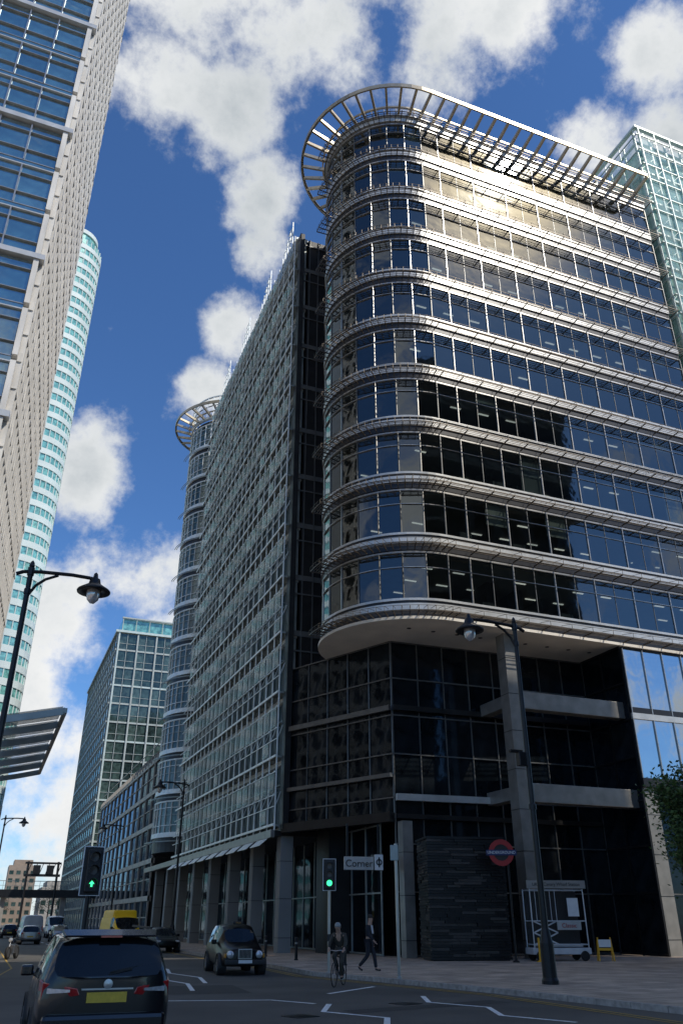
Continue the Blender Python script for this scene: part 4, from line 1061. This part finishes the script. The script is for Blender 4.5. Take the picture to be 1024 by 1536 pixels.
# ---------------------------------------------------------------- people
def skinmesh(verts,edges,m,name,root_i=0,sub=2):
    me=bpy.data.meshes.new(name);me.from_pydata([v[:3] for v in verts],edges,[]);o=bpy.data.objects.new(name,me);COL.objects.link(o)
    o.modifiers.new('k','SKIN')
    sv=me.skin_vertices[0].data
    for i,v in enumerate(verts):
        r=v[3];r=r if isinstance(r,tuple) else (r,r);sv[i].radius=r;sv[i].use_root=(i==root_i)
    s=o.modifiers.new('s','SUBSURF');s.levels=sub;s.render_levels=sub
    bpy.context.view_layer.update()
    ev=bpy.data.meshes.new_from_object(o.evaluated_get(bpy.context.evaluated_depsgraph_get()))
    bpy.data.objects.remove(o);ev.materials.clear();ev.materials.append(m)
    for p in ev.polygons:p.use_smooth=True
    return ev
def person(root,J,top,trou,shoe,hairm):
    V=[];E=[];I={}
    def add(k,p,r,par=None):
        V.append((*p,r));I[k]=len(V)-1
        if par is not None:E.append((I[par],I[k]))
    hd=Vector(J['crn'])-Vector(J['nec']);fw=Vector(J['fwd']).normalized()
    add('pel',J['pel'],.12);add('spi',J['spi'],.115,'pel');add('che',J['che'],.13,'spi');add('nec',J['nec'],.055,'che')
    hc=Vector(J['nec'])+hd*.45+fw*.02
    add('jaw',hc,.075,'nec');add('hea',hc+hd*.33,.09,'jaw');add('crn',Vector(J['crn'])-hd*.12,.07,'hea')
    add('nos',hc+hd*.15+fw*.095,.016,'jaw')
    for s in 'LR':
        add('s'+s,J['s'+s],.06,'che');add('e'+s,J['e'+s],.042,'s'+s);add('w'+s,J['w'+s],.028,'e'+s)
        d=(Vector(J['w'+s])-Vector(J['e'+s])).normalized();pm=Vector(J['w'+s])+d*.07;add('p'+s,pm,(.034,.02),'w'+s)
        add('h'+s,J['h'+s],.09,'pel');add('k'+s,J['k'+s],.058,'h'+s);add('a'+s,J['a'+s],.04,'k'+s);add('t'+s,J['t'+s],.035,'a'+s)
    body=addobj('body',skinmesh(V,E,M['skin'],'body'),root)
    for s in 'LR':
        w_=Vector(J['w'+s]);d=(w_-Vector(J['e'+s])).normalized();sd=d.cross(fw).normalized()
        if sd.length<.1: sd=Vector((1,0,0))
        for f_ in range(5):
            if f_<4:
                o_=(f_-1.5)*.017;ln=(.07,.08,.075,.06)[f_];p0=w_+d*.07+sd*o_;p1=p0+d*.045;p2=p1+d*ln*.45+fw*.012;p3=p2+d*ln*.2+fw*.02
            else:
                p0=w_+d*.03-sd*.02;p1=p0-sd*.03+d*.02+fw*.015;p2=p1+d*.03+fw*.01-sd*.005;p3=p2+d*.015
            addobj('finger',skinmesh([(*p0,.010),(*p1,.010),(*p2,.008),(*p3,.007)],[(0,1),(1,2),(2,3)],M['skin'],'finger',0,1),body)
    def sub(edges,grow,m,name,ends={}):
        vv=[];ix={}
        for k in dict.fromkeys(k for e in edges for k in e):
            v=V[I[k]];p=v[:3];r=v[3] if not isinstance(v[3],tuple) else v[3][0]
            if k in ends:p=tuple(ends[k][0]);r=ends[k][1]
            else:r=r+grow
            ix[k]=len(vv);vv.append((*p,r))
        addobj(name,skinmesh(vv,[(ix[a],ix[c]) for a,c in edges],m,name),root)
    n_=Vector(J['che']).lerp(Vector(J['nec']),.7)
    sub([('pel','spi'),('spi','che'),('che','nec'),('che','sL'),('sL','eL'),('eL','wL'),('che','sR'),('sR','eR'),('eR','wR')],.02,top,'jacket',{'nec':(n_,.07)})
    sub([('pel','hL'),('hL','kL'),('kL','aL'),('pel','hR'),('hR','kR'),('kR','aR')],.018,trou,'trousers')
    for s in 'LR':
        a=Vector(J['a'+s]);t_=Vector(J['t'+s]);dd=(t_-a)
        addobj('shoe',skinmesh([(*(a-dd*.25-Vector((0,0,.03))),.042),(*(a+dd*.4-Vector((0,0,.02))),.045),(*(t_+dd*.15),.034)],[(0,1),(1,2)],shoe,'shoe',0,2),root)
    for s in (-1,1):
        sd=hd.normalized().cross(fw).normalized();p=hc+hd*.24+fw*.082+sd*s*.03
        b=MB();b.lathe([(0,-.012),(.010,-.006),(.010,.006),(0,.012)],tuple(p),n=8);part(root,'eye',b,[M['blacktrim']])
        p=hc+hd*.18+sd*s*.088;b=MB();b.lathe([(0,-.03),(.014,-.015),(.016,.015),(0,.03)],tuple(p),n=8);part(root,'ear',b,[M['skin']],smooth=True)
    c=hc+hd*.42-fw*.012
    b=MB();b.lathe([(.0,.085),(.05,.078),(.085,.045),(.10,.0),(.098,-.03),(.09,-.05)],tuple(c),n=16);part(root,'hair' if hairm is M['hair'] else 'helmet',b,[hairm],smooth=True)
walkJ=dict(fwd=(0,1,0),pel=(0,0,.96),spi=(0,.01,1.14),che=(0,.02,1.34),nec=(0,.03,1.51),crn=(0,.05,1.79),
 sL=(-.19,.01,1.43),eL=(-.25,-.08,1.15),wL=(-.24,.02,.92),sR=(.19,.01,1.43),eR=(.24,.09,1.16),wR=(.22,.26,.98),
 hL=(-.09,0,.92),kL=(-.10,.16,.50),aL=(-.10,.22,.09),tL=(-.11,.38,.035),hR=(.09,0,.92),kR=(.10,-.02,.49),aR=(.10,-.36,.15),tR=(.11,-.24,.035))
mn=thing('person','man in dark suit striding across the pavement','person',(14.2,32.3,.12),rad(-135))
mn.scale=(1.06,1.06,1.06)
person(mn,walkJ,M['suit'],M['suit'],M['blacktrim'],M['hair'])
b=MB();b.hexa([(-.04,.13,1.2),(.04,.13,1.2),(.05,.10,1.47),(-.05,.10,1.47),(-.04,.172,1.2),(.04,.172,1.2),(.05,.135,1.47),(-.05,.135,1.47)]);part(mn,'shirt',b,[M['shirt']])
p2=thing('person','pedestrian in dark clothes waiting on the pavement','person',(.4,46,.12),rad(170))
standJ=dict(walkJ);standJ.update(kL=(-.10,.03,.50),aL=(-.11,0,.09),tL=(-.12,.14,.035),kR=(.10,.03,.50),aR=(.11,0,.09),tR=(.12,.14,.035),eL=(-.25,-.02,1.15),eR=(.25,-.02,1.15),wR=(.24,.05,.92))
person(p2,standJ,M['olive'],M['suit'],M['blacktrim'],M['hair'])
def bicycle(loc,rz):
    t=thing('bicycle','dark bicycle ridden by a helmeted cyclist','bicycle',loc,rz)
    for y in (-.52,.52):
        wr=bpy.data.objects.new('wheel',None);COL.objects.link(wr);wr.parent=t;wr.location=(0,y,.34)
        b=MB();b.lathe([(.33+.016*math.cos(a),.016*math.sin(a)) for a in [i*math.pi/4 for i in range(9)]],axis='X',n=36)
        addobj('tyre',b.mesh('tyre',[M['rubber']]),wr)
        b=MB()
        for i in range(16):
            a=2*math.pi*i/16;b.tube(((-1)**i*.02,0,0),(0,.31*math.cos(a),.31*math.sin(a)),.002,.002,4)
        b.tube((-.04,0,0),(.04,0,0),.02,.02,8);addobj('spokes',b.mesh('spokes',[M['alloy']]),wr)
    b=MB();bb_=(0,-.08,.30);se=(0,-.22,.86);hd=(0,.36,.86);hb=(0,.40,.70)
    for p,q in ((bb_,se),(bb_,hb),((0,-.2,.78),hd),(hd,hb),((.05,-.52,.34),bb_),((-.05,-.52,.34),bb_),((.05,-.52,.34),(0,-.2,.78)),((-.05,-.52,.34),(0,-.2,.78)),(hb,(.05,.52,.34)),(hb,(-.05,.52,.34)),(hd,(0,.34,.98))): b.tube(p,q,.017,.017,8)
    part(t,'frame',b,[M['blacktrim']])
    b=MB();b.pipe([(-.28,.30,1.0),(-.12,.34,1.0),(0,.35,.98),(.12,.34,1.0),(.28,.30,1.0)],.014,8);part(t,'handlebar',b,[M['alloy']])
    b=MB();b.hexa([(-.07,-.36,.90),(.07,-.36,.90),(.02,-.08,.90),(-.02,-.08,.90),(-.08,-.36,.95),(.08,-.36,.95),(.02,-.08,.93),(-.02,-.08,.93)]);part(t,'saddle',b,[M['blacktrim']],bevel=.01)
    for s,e in ((-1,(0,.04,.19)),(1,(0,-.20,.41))):
        b=MB();b.tube((s*.06,-.08,.30),(s*.06,e[1],e[2]),.012,.012,6);b.cbox((s*.11,e[1],e[2]),(.1,.08,.02));part(t,'pedal',b,[M['alloy']])
    b=MB();b.lathe([(0,.05),(.09,.05),(.09,.055),(0,.055)],(0,-.08,.30),axis='X',n=20);part(t,'chainwheel',b,[M['alloy']])
brz=rad(142)
bicycle((10.9,27.2,0),brz)
cy=thing('person','cyclist in dark jacket and pale helmet riding a bicycle','person',(10.9,27.2,0),brz)
cyJ=dict(fwd=(0,1,0),pel=(0,-.22,1.04),spi=(0,-.16,1.20),che=(0,-.05,1.36),nec=(0,.05,1.50),crn=(0,.14,1.74),
 sL=(-.19,-.02,1.42),eL=(-.27,.12,1.20),wL=(-.25,.27,1.06),sR=(.19,-.02,1.42),eR=(.27,.12,1.20),wR=(.25,.27,1.06),
 hL=(-.09,-.20,1.0),kL=(-.12,.17,.66),aL=(-.11,-.02,.28),tL=(-.11,.12,.225),hR=(.09,-.20,1.0),kR=(.12,.16,.82),aR=(.11,-.24,.50),tR=(.11,-.12,.45))
person(cy,cyJ,M['olive'],M['olive'],M['blacktrim'],M['helmet'])
mc=thing('motorcycle','black motorcycle parked beside the kerb','motorcycle',(2.0,52,0),rad(160))
for y in (-.68,.70):
    wr=bpy.data.objects.new('wheel',None);COL.objects.link(wr);wr.parent=mc;wr.location=(0,y,.31)
    b=MB();b.lathe([(.2,-.06),(.28,-.07),(.31,-.03),(.31,.03),(.28,.07),(.2,.06)],axis='X',n=24);addobj('tyre',b.mesh('tyre',[M['rubber']],smooth=True),wr)
    b=MB();b.lathe([(0,-.05),(.2,-.05),(.2,.05),(0,.05)],axis='X',n=12);addobj('rim',b.mesh('rim',[M['alloy']]),wr)
b=MB();b.tube((0,.70,.31),(0,.42,.98),.03,.03,8);b.cbox((0,.0,.48),(.34,.55,.38));b.beam((0,-.68,.34),(0,-.1,.42),.1,.08);part(mc,'frame',b,[M['alloy']],bevel=.03)
b=MB();b.cbox((0,.15,.86),(.30,.5,.24),0,0,.75);part(mc,'fuel_tank',b,[M['carblack']],bevel=.06)
b=MB();b.cbox((0,-.42,.82),(.26,.75,.12));part(mc,'seat',b,[M['blacktrim']],bevel=.04)
b=MB();b.pipe([(-.36,.3,1.06),(-.1,.42,1.0),(.1,.42,1.0),(.36,.3,1.06)],.018,8);part(mc,'handlebar',b,[M['black']])
b=MB();b.lathe([(0,.62),(.09,.6),(.1,.5)],(0,0,.92),axis='Y',n=16);part(mc,'headlight',b,[M['clearlens']])
print('OBJ',len(bpy.data.objects))
